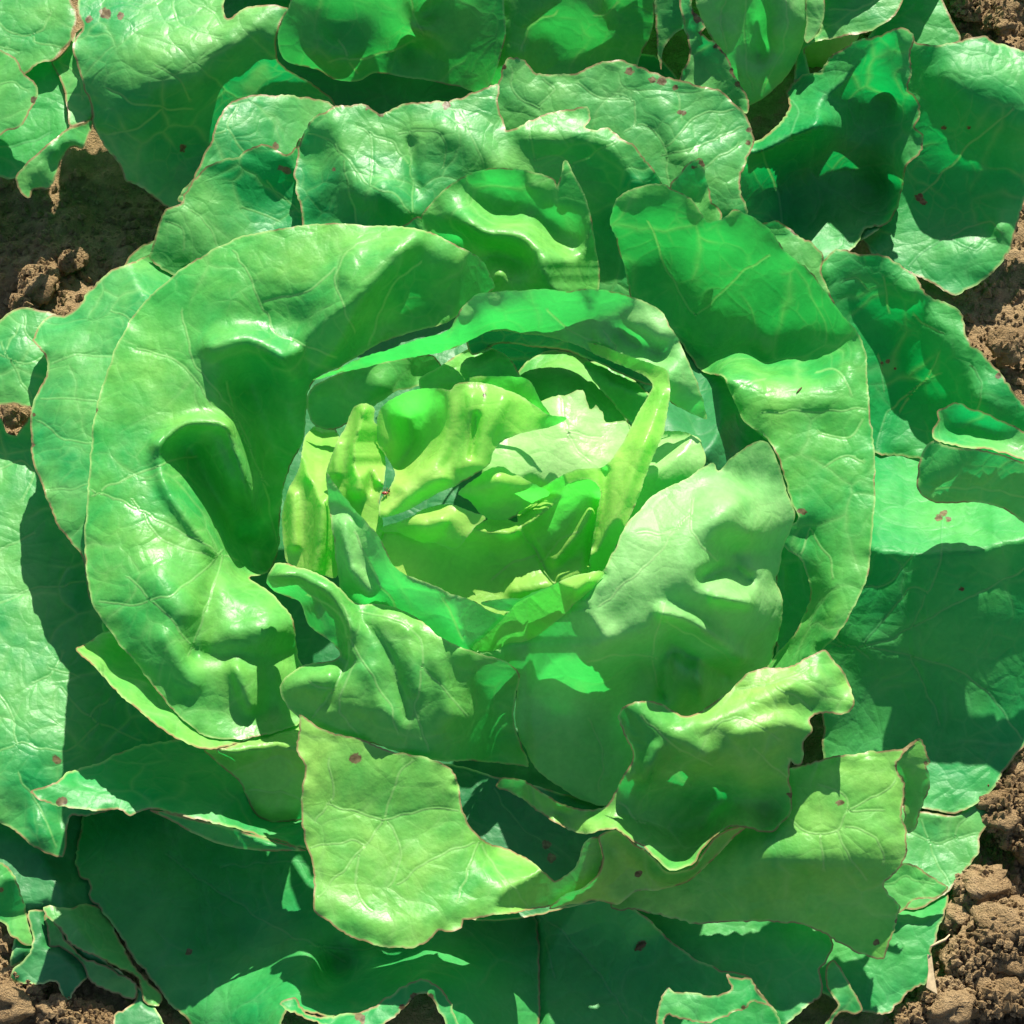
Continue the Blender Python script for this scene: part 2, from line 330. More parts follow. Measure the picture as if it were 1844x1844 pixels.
# --- heart
leaf(LET, 'young', [
 dict(n='B2', a=0.35, w=0.09, j=1.4, cs=75, o=[(1112,1290,10.20),(1122,1276,10.50),(1144,1265,10.70),(1167,1262,10.60),(1193,1269,10.20),(1216,1284,10.00),(1243,1289,9.90),(1270,1275,9.4),(1296,1258,9.6),(1319,1239,9.7),(1349,1212,9.8),(1387,1203,9.8),(1425,1199,9.7),(1459,1182,9.8),(1486,1172,9.8),(1501,1190,9.6),(1520,1209,9.4),(1531,1231,9.1),(1539,1262,9.50),(1532,1278,9.20),(1515,1286,9.10),(1493,1283,9.20),(1467,1286,9.20),(1457,1297,9.10),(1464,1315,9.00),(1448,1334,8.80),(1446,1358,8.50),(1443,1374,8.30),(1430,1378,8.10),(1424,1368,8.20),(1421,1402,7.60),(1427,1430,7.10),(1424,1467,6.70),(1405,1485,6.3),(1391,1497,6.3),(1368,1497,6.4),(1338,1489,7.0),(1315,1489,7.1),(1288,1505,7.1),(1269,1527,7.0),(1250,1554,6.8),(1228,1563,6.8),(1201,1566,6.8),(1182,1547,7.1),(1163,1528,7.3),(1144,1518,7.4),(1124,1502,7.6),(1109,1492,7.7),(1086,1496,7.6),(1056,1503,7.2),(1030,1495,6.7),(999,1480,6.90),(961,1455,6.40),(930,1433,6.40),(892,1417,6.60),(904,1401,6.90),(920,1400,7.00),(942,1404,7.00),(980,1429,7.10),(1018,1450,7.30),(1067,1457,6.9),(1094,1450,7.3),(1109,1425,7.7),(1120,1400,8.50),(1135,1375,8.90),(1140,1357,9.40),(1124,1322,10.00)],
   i=[(1180,1300,10.30),(1230,1320,10.00),(1280,1300,9.90),(1350,1270,9.70),(1430,1240,9.90),(1480,1220,10.00),(1170,1380,9.30),(1200,1400,8.20),(1180,1440,7.0),(1270,1340,9.60),(1270,1370,9.20),(1300,1360,9.10),(1260,1400,7.80),(1350,1340,9.50),(1350,1400,7.90),(1400,1340,9.20),(1300,1440,5.9),(1240,1460,5.9),(1200,1500,6.0),(1280,1500,5.9),(1230,1540,6.2),(1380,1450,6.0),(1130,1450,7.4),(1140,1480,7.0),(1010,1465,6.6),(1060,1480,7.2),(1400,1360,8.70),(1205,1330,9.90),(1190,1350,9.60)],
   v=[[(1160,1290),(1210,1340),(1280,1380)],[(1290,1310),(1330,1290),(1400,1330)],[(1400,1240),(1440,1260),(1460,1280)],[(1330,1240),(1400,1230),(1460,1200)],[(1115,1450),(1160,1480),(1150,1478)],[(1360,1350),(1420,1400)]], s=[(1424,1432,2.8)], r=[([(1150,1275),(1200,1320),(1260,1350)],26,0.4),([(1250,1300),(1330,1280),(1420,1235)],22,0.35),([(1330,1320),(1400,1300),(1450,1310)],20,0.35),([(1180,1350),(1160,1400)],16,0.5)]),
 dict(n='F', a=0.2, w=0.06, j=0.8, o=[(1078,1506,7.40),(1109,1494,7.60),(1130,1508,7.40),(1144,1520,7.30),(1163,1531,7.20),(1182,1550,6.90),(1201,1570,6.60),(1228,1568,6.60),(1250,1560,6.60),(1271,1530,6.80),(1288,1508,6.90),(1315,1492,6.90),(1343,1489,6.80),(1325,1505,6.40),(1303,1528,5.90),(1285,1548,5.60),(1265,1566,5.30),(1248,1582,5.10),(1231,1592,5.00),(1182,1604,4.90),(1143,1606,4.90),(1116,1628,4.80),(1095,1626,4.80),(1071,1622,4.90),(1048,1626,4.90),(1020,1630,4.90),(990,1636,5.00),(1020,1610,5.60),(1050,1598,5.90),(1074,1578,6.30),(1086,1545,6.80)],
   i=[(1120,1560,5.80),(1150,1570,5.60),(1100,1530,6.60),(1090,1600,5.40),(1200,1588,5.40)], s=[(1153,1570,2.3),(1148,1575,3.2)])],
 'wavy front leaf with a bitten lobe and a margin curling up in an S')
leaf(LET, 'young', [
 dict(n='B1', a=0.3, w=0.09, j=1.4, cs=80, o=[(539,1288,9.32),(552,1294,9.27),(569,1307,9.16),(600,1319,9.07),(649,1330,8.98),(695,1349,8.83),(752,1362,8.72),(790,1372,8.64),(813,1387,8.52),(824,1410,8.34),(830,1440,8.10),(843,1478,7.72),(866,1510,7.00),(904,1525,5.80),(932,1538,6.00),(961,1553,6.13),(985,1573,7.30),(999,1585,7.26),(1021,1574,7.30),(1040,1554,7.20),(1048,1527,7.20),(1062,1512,7.30),(1080,1508,7.40),(1086,1525,7.30),(1089,1543,7.23),(1084,1563,7.33),(1076,1582,7.27),(1048,1602,7.21),(1018,1620,7.16),(987,1634,7.12),(953,1641,7.10),(900,1648,7.08),(835,1657,7.05),(832,1671,7.01),(813,1679,6.98),(790,1676,6.99),(775,1691,6.95),(752,1705,6.91),(725,1708,6.90),(695,1705,6.91),(657,1698,6.93),(623,1682,6.97),(592,1660,7.04),(566,1640,7.10),(566,1600,7.22),(562,1554,7.36),(551,1516,7.49),(544,1467,7.88),(543,1410,8.34),(549,1380,8.58),(536,1357,8.76),(538,1315,9.10)],
   i=[(600,1380,8.58),(640,1450,8.02),(700,1430,8.18),(780,1440,8.10),(690,1480,7.78),(760,1500,7.62),(650,1540,7.40),(720,1560,7.34),(820,1560,7.34),(640,1620,7.16),(750,1640,7.10),(900,1600,7.22),(980,1605,7.21),(860,1540,7.10),(600,1500,7.62),(700,1650,7.07)],
   v=[[(560,1630),(640,1545),(690,1480),(715,1400),(740,1370)],[(690,1475),(790,1455),(830,1460)],[(715,1590),(790,1540),(850,1520)],[(825,1620),(845,1560),(860,1520)],[(950,1630),(890,1560),(870,1525)],[(545,1530),(620,1515),(660,1520)],[(590,1370),(600,1430),(570,1480)],[(650,1540),(640,1600),(670,1640)],[(590,1450),(640,1460),(690,1475)],[(700,1480),(720,1540),(700,1600)]],
   s=[(639,1366,8.69),(640,1364,8.71)], r=[([(880,1575),(980,1605)],24,0.25),([(600,1340),(590,1450),(600,1560)],40,0.15),([(600,1440),(700,1470),(790,1470)],40,-0.15),([(580,1620),(700,1670),(820,1640)],30,0.2)])],
 'largest front leaf, pale and sunlit, spreading like an apron')
leaf(LET, 'mid', [dict(n='L2', a=0.3, w=0.06, j=1.0, o=[(480,1045,10.40),(486,1028,11.00),(500,1013,11.30),(530,1020,11.60),(570,1032,11.70),(608,1056,11.70),(640,1085,11.10),(690,1088,11.10),(740,1105,11.00),(768,1125,10.80),(790,1145,10.90),(820,1160,10.70),(846,1171,10.50),(880,1182,10.20),(911,1190,9.90),(935,1215,9.00),(930,1245,8.20),(926,1275,7.40),(927,1310,6.50),(940,1345,5.80),(952,1380,5.00),(925,1378,5.00),(890,1374,5.20),(840,1370,7.00),(790,1370,8.00),(740,1360,8.50),(690,1346,8.80),(640,1330,9.00),(560,1305,8.80),(515,1270,9.00),(504,1238,9.10),(514,1218,9.20),(545,1198,9.50),(590,1190,9.60),(612,1180,9.70),(600,1160,9.70),(582,1146,9.70),(558,1127,9.70),(547,1105,9.80),(540,1085,10.00),(510,1072,9.80),(490,1062,10.10)],
   i=[(505,1035,11.60),(560,1060,11.60),(600,1100,11.20),(640,1130,11.20),(700,1120,11.40),(770,1160,11.10),(640,1200,10.70),(700,1180,11.00),(760,1210,10.70),(570,1225,9.90),(600,1230,10.20),(700,1300,9.80),(690,1240,10.30),(820,1220,10.10),(840,1290,8.90),(770,1300,9.50),(645,1290,9.80),(610,1290,9.60),(560,1280,9.20),(885,1260,8.00),(880,1320,6.60)],
   v=[[(555,1070),(610,1110),(628,1180),(600,1240),(560,1300)],[(628,1150),(660,1200),(700,1270),(715,1320)],[(650,1100),(720,1120),(755,1150),(760,1210),(750,1280),(770,1350)],[(760,1200),(800,1240),(840,1290)],[(600,1240),(560,1230)],[(615,1090),(630,1130)],[(640,1190),(610,1280),(640,1320)]], r=[([(490,1042),(540,1036),(600,1072),(628,1120),(630,1170)],18,0.6),([(565,1105),(590,1150)],18,0.4),([(690,1104),(760,1128),(825,1175)],20,0.3),([(735,1140),(750,1240)],16,0.25),([(535,1228),(590,1212)],26,0.5),([(650,1115),(700,1180),(730,1290)],10,-0.22),([(625,1190),(590,1265)],10,-0.25),([(790,1190),(810,1290)],18,0.25),([(670,1210),(690,1290)],15,0.2)])],
 'puckered leaf bulging over the lower left of the heart')

leaf(LET, 'hrt', [dict(n='LIP', a=0.15, w=0.05, j=0.7, st=4.5, o=[(850,1168,11.2),(872,1146,11.6),(902,1118,12.1),(930,1086,12.7),(958,1071,12.9),(984,1059,13.1),(1012,1046,13.3),(1045,1034,13.5),(1088,1030,13.7),(1070,1058,13.3),(1040,1082,13.0),(1010,1112,12.7),(975,1140,12.3),(943,1156,11.9),(915,1158,11.6),(888,1172,11.2)],
   i=[(985,1095,13.3),(940,1120,12.8)], r=[([(920,1128),(965,1102),(1020,1070),(1060,1046)],16,0.5)])], 'bright rolled margin along the front edge of the cup')
leaf(LET, 'face', [dict(n='H7', a=0.2, w=0.05, j=1.0, o=[(589,852,12.8),(598,866,12.8),(606,875,12.8),(622,896,12.8),(642,920,12.9),(661,942,12.9),(679,961,13.0),(692,985,12.9),(703,1010,12.7),(715,1024,12.5),(728,1034,12.4),(760,1046,12.3),(790,1058,12.2),(817,1071,12.2),(858,1083,12.0),(875,1095,11.9),(890,1103,11.8),(910,1110,11.7),(900,1125,11.2),(870,1160,10.6),(850,1185,9.8),(800,1200,8.8),(700,1180,8.4),(640,1130,9.60),(620,1090,10.40),(606,1020,11.40),(599,957,12.00),(591,904,11.9)],
   i=[(660,1000,12.2),(700,1060,11.2),(640,1075,10.4),(760,1120,10.4),(820,1140,10.6)],
   v=[[(640,960),(690,1060),(740,1130)],[(800,1080),(830,1150)]], r=[([(618,945),(624,990),(634,1025)],14,0.7),([(645,1045),(664,1064)],18,0.8),([(815,1085),(835,1120),(850,1150)],20,0.7),([(606,880),(680,965),(728,1038),(860,1086),(905,1112)],7,0.15)]),
 dict(n='H7b', a=0.1, w=0.03, j=0.8, o=[(866,1086,11.6),(900,1078,11.8),(935,1079,11.8),(955,1090,11.7),(930,1100,11.5),(895,1098,11.4)])],
 'leaf folded across the lower left of the heart with a thin pale margin')
leaf(LET, 'face', [dict(n='H9', a=0.25, w=0.05, j=1.2, o=[(846,1168,11.3),(866,1150,11.6),(896,1124,12.0),(931,1082,12.5),(984,1058,12.9),(1012,1044,13.1),(1045,1034,13.3),(1082,1031,13.5),(1098,1008,13.6),(1112,981,13.7),(1130,942,13.7),(1146,926,13.7),(1167,900,13.7),(1201,877,13.7),(1226,868,13.7),(1246,858,13.7),(1262,843,13.7),(1284,835,13.6),(1293,848,13.4),(1300,842,13.4),(1311,828,13.5),(1341,807,13.3),(1379,795,13.0),(1400,830,12.4),(1417,888,11.5),(1428,915,11.1),(1430,936,10.8),(1412,980,10.0),(1404,1018,9.5),(1398,1044,9.2),(1410,1082,8.6),(1407,1120,8.0),(1396,1162,7.2),(1387,1196,6.5),(1340,1230,5.8),(1290,1270,5.5),(1240,1330,5.2),(1180,1390,4.9),(1110,1445,4.5),(1080,1450,4.3),(1050,1442,4.3),(1010,1418,4.5),(970,1390,5.0),(942,1340,6.0),(928,1290,7.0),(930,1240,8.2),(920,1200,9.8),(880,1190,10.6)],
   i=[(1240,1060,13.40),(1240,1130,11.4),(1260,1230,8.8),(1340,1100,11.0),(1180,1300,6.8),(985,1060,13.3),(1050,1050,13.3),(1070,1050,13.1),(965,1150,12.2),(1010,1115,12.7),(900,1160,11.8),(1080,1080,12.9),(1150,1000,13.6),(1200,940,14.0),(1250,900,13.9),(1100,1120,12.50),(1180,1080,13.20),(1240,1020,14.00),(1290,950,14.20),(1060,1180,11.60),(1100,1150,12.50),(1160,1140,12.30),(1000,1190,10.0),(1020,1300,6.8),(1100,1300,6.6),(1180,1230,8.6),(1150,1200,9.4),(1340,870,12.6),(1350,960,12.90),(1330,905,14.00),(1350,920,13.0),(1310,1020,12.30),(1320,1000,11.6),(1350,1030,11.40),(1380,900,12.0),(1370,1000,10.8)],
   v=[[(1195,1090),(1175,1190),(1200,1260)],[(1180,1185),(1110,1180),(1060,1195)],[(1250,900),(1245,960),(1290,1010)],[(1080,1090),(1180,1000),(1240,930)],[(1240,930),(1200,960),(1150,960)],[(1200,1120),(1260,1150),(1320,1190)],[(1060,1300),(1085,1350),(1080,1420)]], r=[([(900,1150),(950,1108),(1000,1078),(1064,1046)],24,0.6),([(1195,1105),(1240,1118),(1290,1150),(1335,1185)],14,1.0),([(1210,1160),(1260,1195),(1300,1215)],16,-0.9),([(1270,1040),(1310,1025),(1345,1045)],15,-0.9),([(1290,1075),(1345,1085)],11,0.9),([(1255,1200),(1262,1260)],10,0.7),([(1200,1180),(1196,1250)],12,-0.6),([(1140,960),(1120,1040),(1080,1110)],40,0.35)])],
 'broad smooth leaf wrapping the front of the heart, its underside showing')
leaf(LET, 'face', [dict(n='H9b', a=0.1, w=0.0, j=1.0, o=[(880,1165,10.6),(940,1140,11.4),(1000,1120,12.0),(1100,1080,12.5),(1200,1060,12.8),(1300,1050,11.5),(1380,1080,8.5),(1388,1160,6.6),(1338,1225,5.2),(1238,1322,4.6),(1108,1436,3.9),(1052,1434,3.8),(978,1385,4.4),(948,1335,5.4),(935,1290,6.4),(937,1210,8.8)],
   i=[(1020,1300,6.2),(1100,1300,6.0),(1180,1300,6.2),(1060,1180,10.9),(1160,1140,11.7),(1240,1130,10.8)])], 'added hidden sheet close under the broad front leaf, blocks light from behind')  # extra sheet put in to stop sun glowing through the leaf above
leaf(LET, 'hrt', [
 dict(n='H1', a=0.3, w=0.04, j=0.8, st=4.5, o=[(685,932,12.90),(684,904,12.70),(700,880,13.00),(712,855,13.00),(700,830,12.70),(682,800,12.80),(679,760,13.50),(684,738,13.80),(711,715,14.40),(752,700,14.70),(790,699,14.70),(811,702,14.70),(820,692,15.10),(866,688,15.20),(931,709,15.00),(968,733,14.80),(984,745,14.70),(1020,753,14.40),(1000,766,14.10),(947,778,14.40),(907,794,14.30),(888,815,14.10),(882,835,13.90),(854,855,13.70),(825,872,13.50),(800,884,13.20),(760,904,12.90),(728,922,12.90)],
   i=[(745,780,13.10),(740,735,13.80),(712,775,13.30),(780,740,13.80),(845,730,15.00),(900,740,15.00),(850,800,14.10),(780,860,13.50),(720,890,13.10)],
   r=[([(806,705),(808,780),(780,835),(725,872)],18,0.55),([(848,715),(842,790),(832,840)],16,0.35),([(905,720),(880,780),(862,835)],20,0.4),([(735,755),(742,800),(722,840)],26,-1.1),([(692,920),(745,888),(795,860)],16,0.4),([(858,750),(850,820)],7,-0.3)],
   v=[[(905,690),(960,722),(990,750)]], s=[(872,712,3)]),
 dict(n='H1b', a=0.3, w=0.05, j=0.8, o=[(846,680,14.70),(886,677,14.80),(943,680,14.80),(960,694,14.80),(972,718,14.70),(990,748,14.30),(940,740,13.80),(880,715,14.00),(850,700,14.40)])],
 'crumpled yellow-green leaf curling over the top of the heart')
leaf(LET, 'hrt', [dict(n='H4', st=4.5, a=0.2, w=0.05, j=0.9, o=[(683,951,12.50),(728,936,12.70),(760,918,12.80),(790,908,12.80),(813,908,12.80),(850,922,12.70),(874,933,12.50),(856,949,12.40),(838,973,12.20),(828,984,12.00),(813,989,11.90),(785,977,12.00),(752,975,12.00),(716,959,12.20),(690,957,12.40)],
   i=[(800,938,13.20),(760,945,13.10),(805,945,12.90)])], 'small bright yellow leaf tip at the front of the heart')
leaf(LET, 'hrt', [dict(n='H3', st=4.5, a=0.2, w=0.04, j=1.2, o=[(825,888,12.80),(854,863,13.10),(882,843,13.30),(903,840,13.30),(920,850,13.20),(939,859,13.20),(972,877,13.00),(990,888,12.70),(960,905,12.00),(935,920,11.80),(927,930,11.60),(905,936,11.50),(874,932,11.60),(860,918,11.90),(846,902,12.30)],
   i=[(862,878,13.10),(900,876,13.20),(945,880,13.00),(895,862,13.50),(885,905,12.20),(930,900,12.20)])], 'small folded leaf in the very middle of the heart')
leaf(LET, 'hrt', [dict(n='H8a', a=0.12, w=0.04, j=0.8, st=4.5, o=[(586,856,12.10),(598,815,12.50),(607,795,12.70),(622,768,12.90),(630,745,13.00),(640,730,13.20),(659,726,13.50),(674,735,13.30),(673,758,13.20),(688,772,13.40),(694,810,13.30),(694,850,13.10),(690,880,12.70),(683,905,12.60),(690,944,12.40),(682,970,12.20),(650,958,12.10),(630,934,12.00),(610,910,11.90),(592,890,11.90)],
   i=[(645,800,13.20),(640,870,12.50)],
   r=[([(655,740),(648,810),(645,880)],15,0.9),([(688,780),(688,860)],9,0.5),([(606,800),(604,850)],12,0.35),([(672,790),(668,880)],8,-0.35)])], 'yellow-green leaf with upright glossy folds left of the heart')
leaf(LET, 'hrt', [dict(n='H6', a=0.12, w=0.04, j=0.9, st=4.5, o=[(1058,617,13.4),(1080,622,13.7),(1108,632,14.1),(1140,643,14.5),(1170,655,14.9),(1198,666,15.1),(1205,688,15.1),(1206,715,15.0),(1196,775,14.8),(1180,812,14.6),(1166,850,14.3),(1153,890,14.1),(1137,926,13.7),(1112,977,13.2),(1094,1026,12.7),(1078,1034,12.2),(1062,1034,12.0),(1064,1000,12.4),(1070,955,13.0),(1078,915,13.5),(1082,885,13.8),(1072,869,13.9),(1049,862,13.8),(1015,875,13.6),(985,893,13.4),(958,912,13.1),(940,926,12.9),(929,926,12.8),(946,904,13.1),(966,886,13.4),(1008,858,13.8),(1049,844,14.0),(1080,842,14.0),(1100,830,14.2),(1116,806,14.3),(1132,776,14.4),(1148,745,14.5),(1164,718,14.6),(1174,695,14.6),(1165,680,14.5),(1136,666,14.1),(1100,650,13.7),(1066,634,13.3)],
   i=[(1150,800,14.8)], r=[([(1190,710),(1160,800),(1122,900),(1092,990)],14,0.35),([(1090,850),(1086,920),(1072,985)],9,-0.3)])], 'thin upright yellow-green leaf margin curving round the right of the heart')
leaf(LET, 'face', [
 dict(n='H10', a=0.35, w=0.06, j=1.0, o=[(563,684,12.0),(612,662,12.8),(660,642,13.2),(700,628,13.6),(752,612,14.1),(800,598,14.6),(816,581,14.9),(835,552,15.3),(858,531,15.6),(900,525,15.7),(940,523,15.8),(980,521,15.8),(1020,525,15.8),(1050,521,15.8),(1112,526,15.7),(1160,542,15.6),(1192,562,15.4),(1206,585,15.3),(1218,605,15.1),(1245,664,14.6),(1262,710,14.0),(1273,754,13.4),(1255,748,13.2),(1225,735,13.4),(1206,722,13.8),(1201,700,14.4),(1199,673,15.0),(1170,664,14.6),(1142,664,14.2),(1102,650,13.6),(1061,631,13.2),(1008,611,12.9),(947,601,13.0),(886,596,13.2),(850,612,13.2),(800,632,12.9),(752,642,12.6),(680,656,12.3),(600,676,12.0)],
   i=[(900,560,15.0),(960,560,14.6),(1040,570,14.2),(1100,580,14.2),(1140,585,15.0),(1170,592,15.3),(1186,608,15.2),(1190,640,14.2),(1120,605,13.7),(1150,630,13.8),(1060,600,13.6),(1090,622,14.0),(1150,655,14.6),(1225,690,14.5),(1215,640,14.8),(840,580,14.9),(700,640,13.2),(1130,560,14.9)],
   v=[[(985,560),(1020,590),(1080,620)],[(1100,650),(1110,625),(1090,600)]])],
 'leaf arching over the back of the heart, glowing with light from behind')
leaf(LET, 'hrt', [dict(n='H5', a=0.2, w=0.05, j=1.2, st=5, o=[(672,962,12.30),(720,950,12.20),(800,960,12.00),(840,955,12.20),(878,936,12.50),(915,936,12.60),(931,939,12.60),(929,921,12.80),(948,903,13.10),(968,888,13.30),(1008,861,13.70),(1049,849,13.90),(1086,859,13.70),(1112,868,13.60),(1108,910,13.00),(1096,957,12.20),(1088,1010,11.30),(1100,1060,10.60),(1055,1072,10.50),(1005,1092,10.20),(960,1112,10.00),(895,1128,9.80),(850,1112,10.00),(806,1092,10.40),(772,1072,10.80),(738,1056,11.10),(704,1030,11.40),(676,992,11.90)],
   i=[(1000,900,12.60),(960,960,11.30),(880,990,10.90),(800,1000,11.20),(900,1045,10.10),(960,1045,10.30),(1010,1045,10.30),(1045,950,11.70),(1070,900,12.70)],
   r=[([(1000,1005),(1040,960),(1065,925)],16,0.6),([(940,945),(975,1005),(1003,1055)],7,-0.2),([(930,1062),(985,1052),(1040,1030)],18,0.4),([(1080,900),(1070,960),(1066,1010)],10,-0.4)],
   v=[[(935,943),(955,980),(980,1020),(1002,1052)],[(965,1000),(930,1010),(890,1040)],[(975,1010),(1010,975),(1040,960)]])], 'front heart leaf with a pale midrib, half lit')
leaf(LET, 'pale', [dict(n='H2', a=0.45, w=0.06, j=1.6, o=[(960,735,12.60),(985,718,13.00),(1021,709,13.20),(1049,703,13.20),(1053,721,13.00),(1065,737,12.90),(1073,729,12.90),(1086,741,12.80),(1092,759,12.70),(1126,759,12.60),(1136,770,12.50),(1145,802,12.30),(1140,860,12.30),(1120,910,12.00),(1040,920,11.90),(960,910,12.00),(900,905,12.00),(870,870,12.00),(880,800,12.50),(920,760,12.30)],
   i=[(1000,740,13.20),(1050,790,13.00),(1000,840,12.70),(950,800,12.70),(1090,820,12.80)],
   v=[[(1010,720),(1020,780),(1060,830)],[(1020,780),(1080,790)]])], 'whitish green leaf behind the heart, in full sun')
leaf(LET, 'shadedark', [
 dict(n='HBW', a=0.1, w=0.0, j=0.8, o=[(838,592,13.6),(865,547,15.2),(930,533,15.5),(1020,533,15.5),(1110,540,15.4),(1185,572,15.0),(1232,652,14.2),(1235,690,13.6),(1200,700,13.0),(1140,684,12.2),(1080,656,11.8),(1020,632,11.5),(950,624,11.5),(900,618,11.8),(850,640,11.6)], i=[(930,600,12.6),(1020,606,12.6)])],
 'added dark sheet behind the arching heart leaf, blocks sun and blackens the gap')  # added blocker: keeps sun from reaching the gap below the arch
leaf(LET, 'mid', [dict(n='H11', a=0.2, w=0.05, j=0.8, o=[(755,684,12.10),(793,658,12.50),(825,638,12.50),(858,626,12.40),(898,631,12.40),(923,652,12.40),(938,680,12.30),(945,720,12.50),(880,740,11.50),(800,725,11.50),(760,705,12.30)],
   i=[(850,670,11.90),(900,670,12.00),(820,690,12.30)])], 'smooth shaded green leaf at the back of the heart')
leaf(LET, 'mid', [dict(n='H13', a=0.25, w=0.06, j=1.0, o=[(1050,652,12.00),(1090,657,12.40),(1125,672,13.00),(1160,700,13.00),(1180,730,12.70),(1160,765,11.70),(1125,750,11.40),(1085,705,11.80)],
   i=[(1120,705,12.20)])], 'dark narrow leaf tucked at the right back of the heart')
leaf(LET, 'mid', [dict(n='H12', a=0.3, w=0.05, j=0.8, o=[(925,690,10.60),(945,655,10.60),(985,632,10.40),(1049,640,10.40),(1095,690,10.80),(1125,740,10.80),(1125,790,10.20),(1040,800,10.00),(960,760,10.40)],
   i=[(1010,700,11.50)])], 'pale shaded leaf between the heart and the back wrapper')

leaf(LET, 'shadedark', [
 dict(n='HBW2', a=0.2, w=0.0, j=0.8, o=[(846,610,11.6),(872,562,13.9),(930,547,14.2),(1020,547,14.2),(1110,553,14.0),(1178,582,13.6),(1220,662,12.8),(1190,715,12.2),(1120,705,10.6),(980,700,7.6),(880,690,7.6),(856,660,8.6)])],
 'second added sheet behind the arching heart leaf, deepens the dark in the gap')  # another added layer so the same gap stays dark
leaf(LET, 'pale', [dict(n='PL', a=0.3, w=0.05, j=1.0, o=[(1150,800,12.40),(1183,778,12.60),(1204,775,12.70),(1224,776,12.70),(1258,790,12.60),(1266,808,12.50),(1270,828,12.40),(1262,850,12.20),(1240,880,11.80),(1200,920,11.40),(1140,960,11.00),(1110,980,10.60),(1130,880,11.60)],
   i=[(1210,820,12.80),(1190,860,12.40)])], 'pale sunlit leaf just right of the thin upright edge')
leaf(LET, 'mid', [dict(n='Z1', a=0.5, w=0.05, j=1, o=[(560,700,10.6),(620,668,11.4),(700,650,11.20),(780,640,11.20),(800,680,10.4),(740,700,10.2),(715,705,10.4),(680,728,10.2),(630,760,9.8),(600,775,9.4),(565,765,9.2),(552,730,9.8)],
   i=[(650,700,10.8),(690,695,11.0),(600,720,10.2)])], 'dark crinkled leaf in shade behind the left side of the heart')
leaf(LET, 'hrt', [dict(n='H8b', a=0.12, w=0.04, j=0.8, st=4.5, o=[(541,835,10.60),(546,802,11.00),(551,785,11.20),(561,770,11.40),(582,764,11.50),(602,768,11.50),(612,790,11.40),(604,830,11.40),(600,860,11.40),(608,960,10.80),(612,1010,10.20),(604,1040,9.80),(580,1036,9.60),(560,1032,9.40),(545,1030,9.30),(532,1024,9.20),(516,1010,9.20),(510,980,9.20),(508,940,9.40),(512,905,9.70),(524,872,10.10)],
   i=[(560,860,11.10),(560,950,10.30)],
   r=[([(580,780),(570,850)],18,0.9),([(582,890),(574,990),(566,1030)],17,1.0),([(526,890),(530,980)],12,0.5)])],
 'yellow-green outer heart leaf with two upright folds at the far left of the heart')
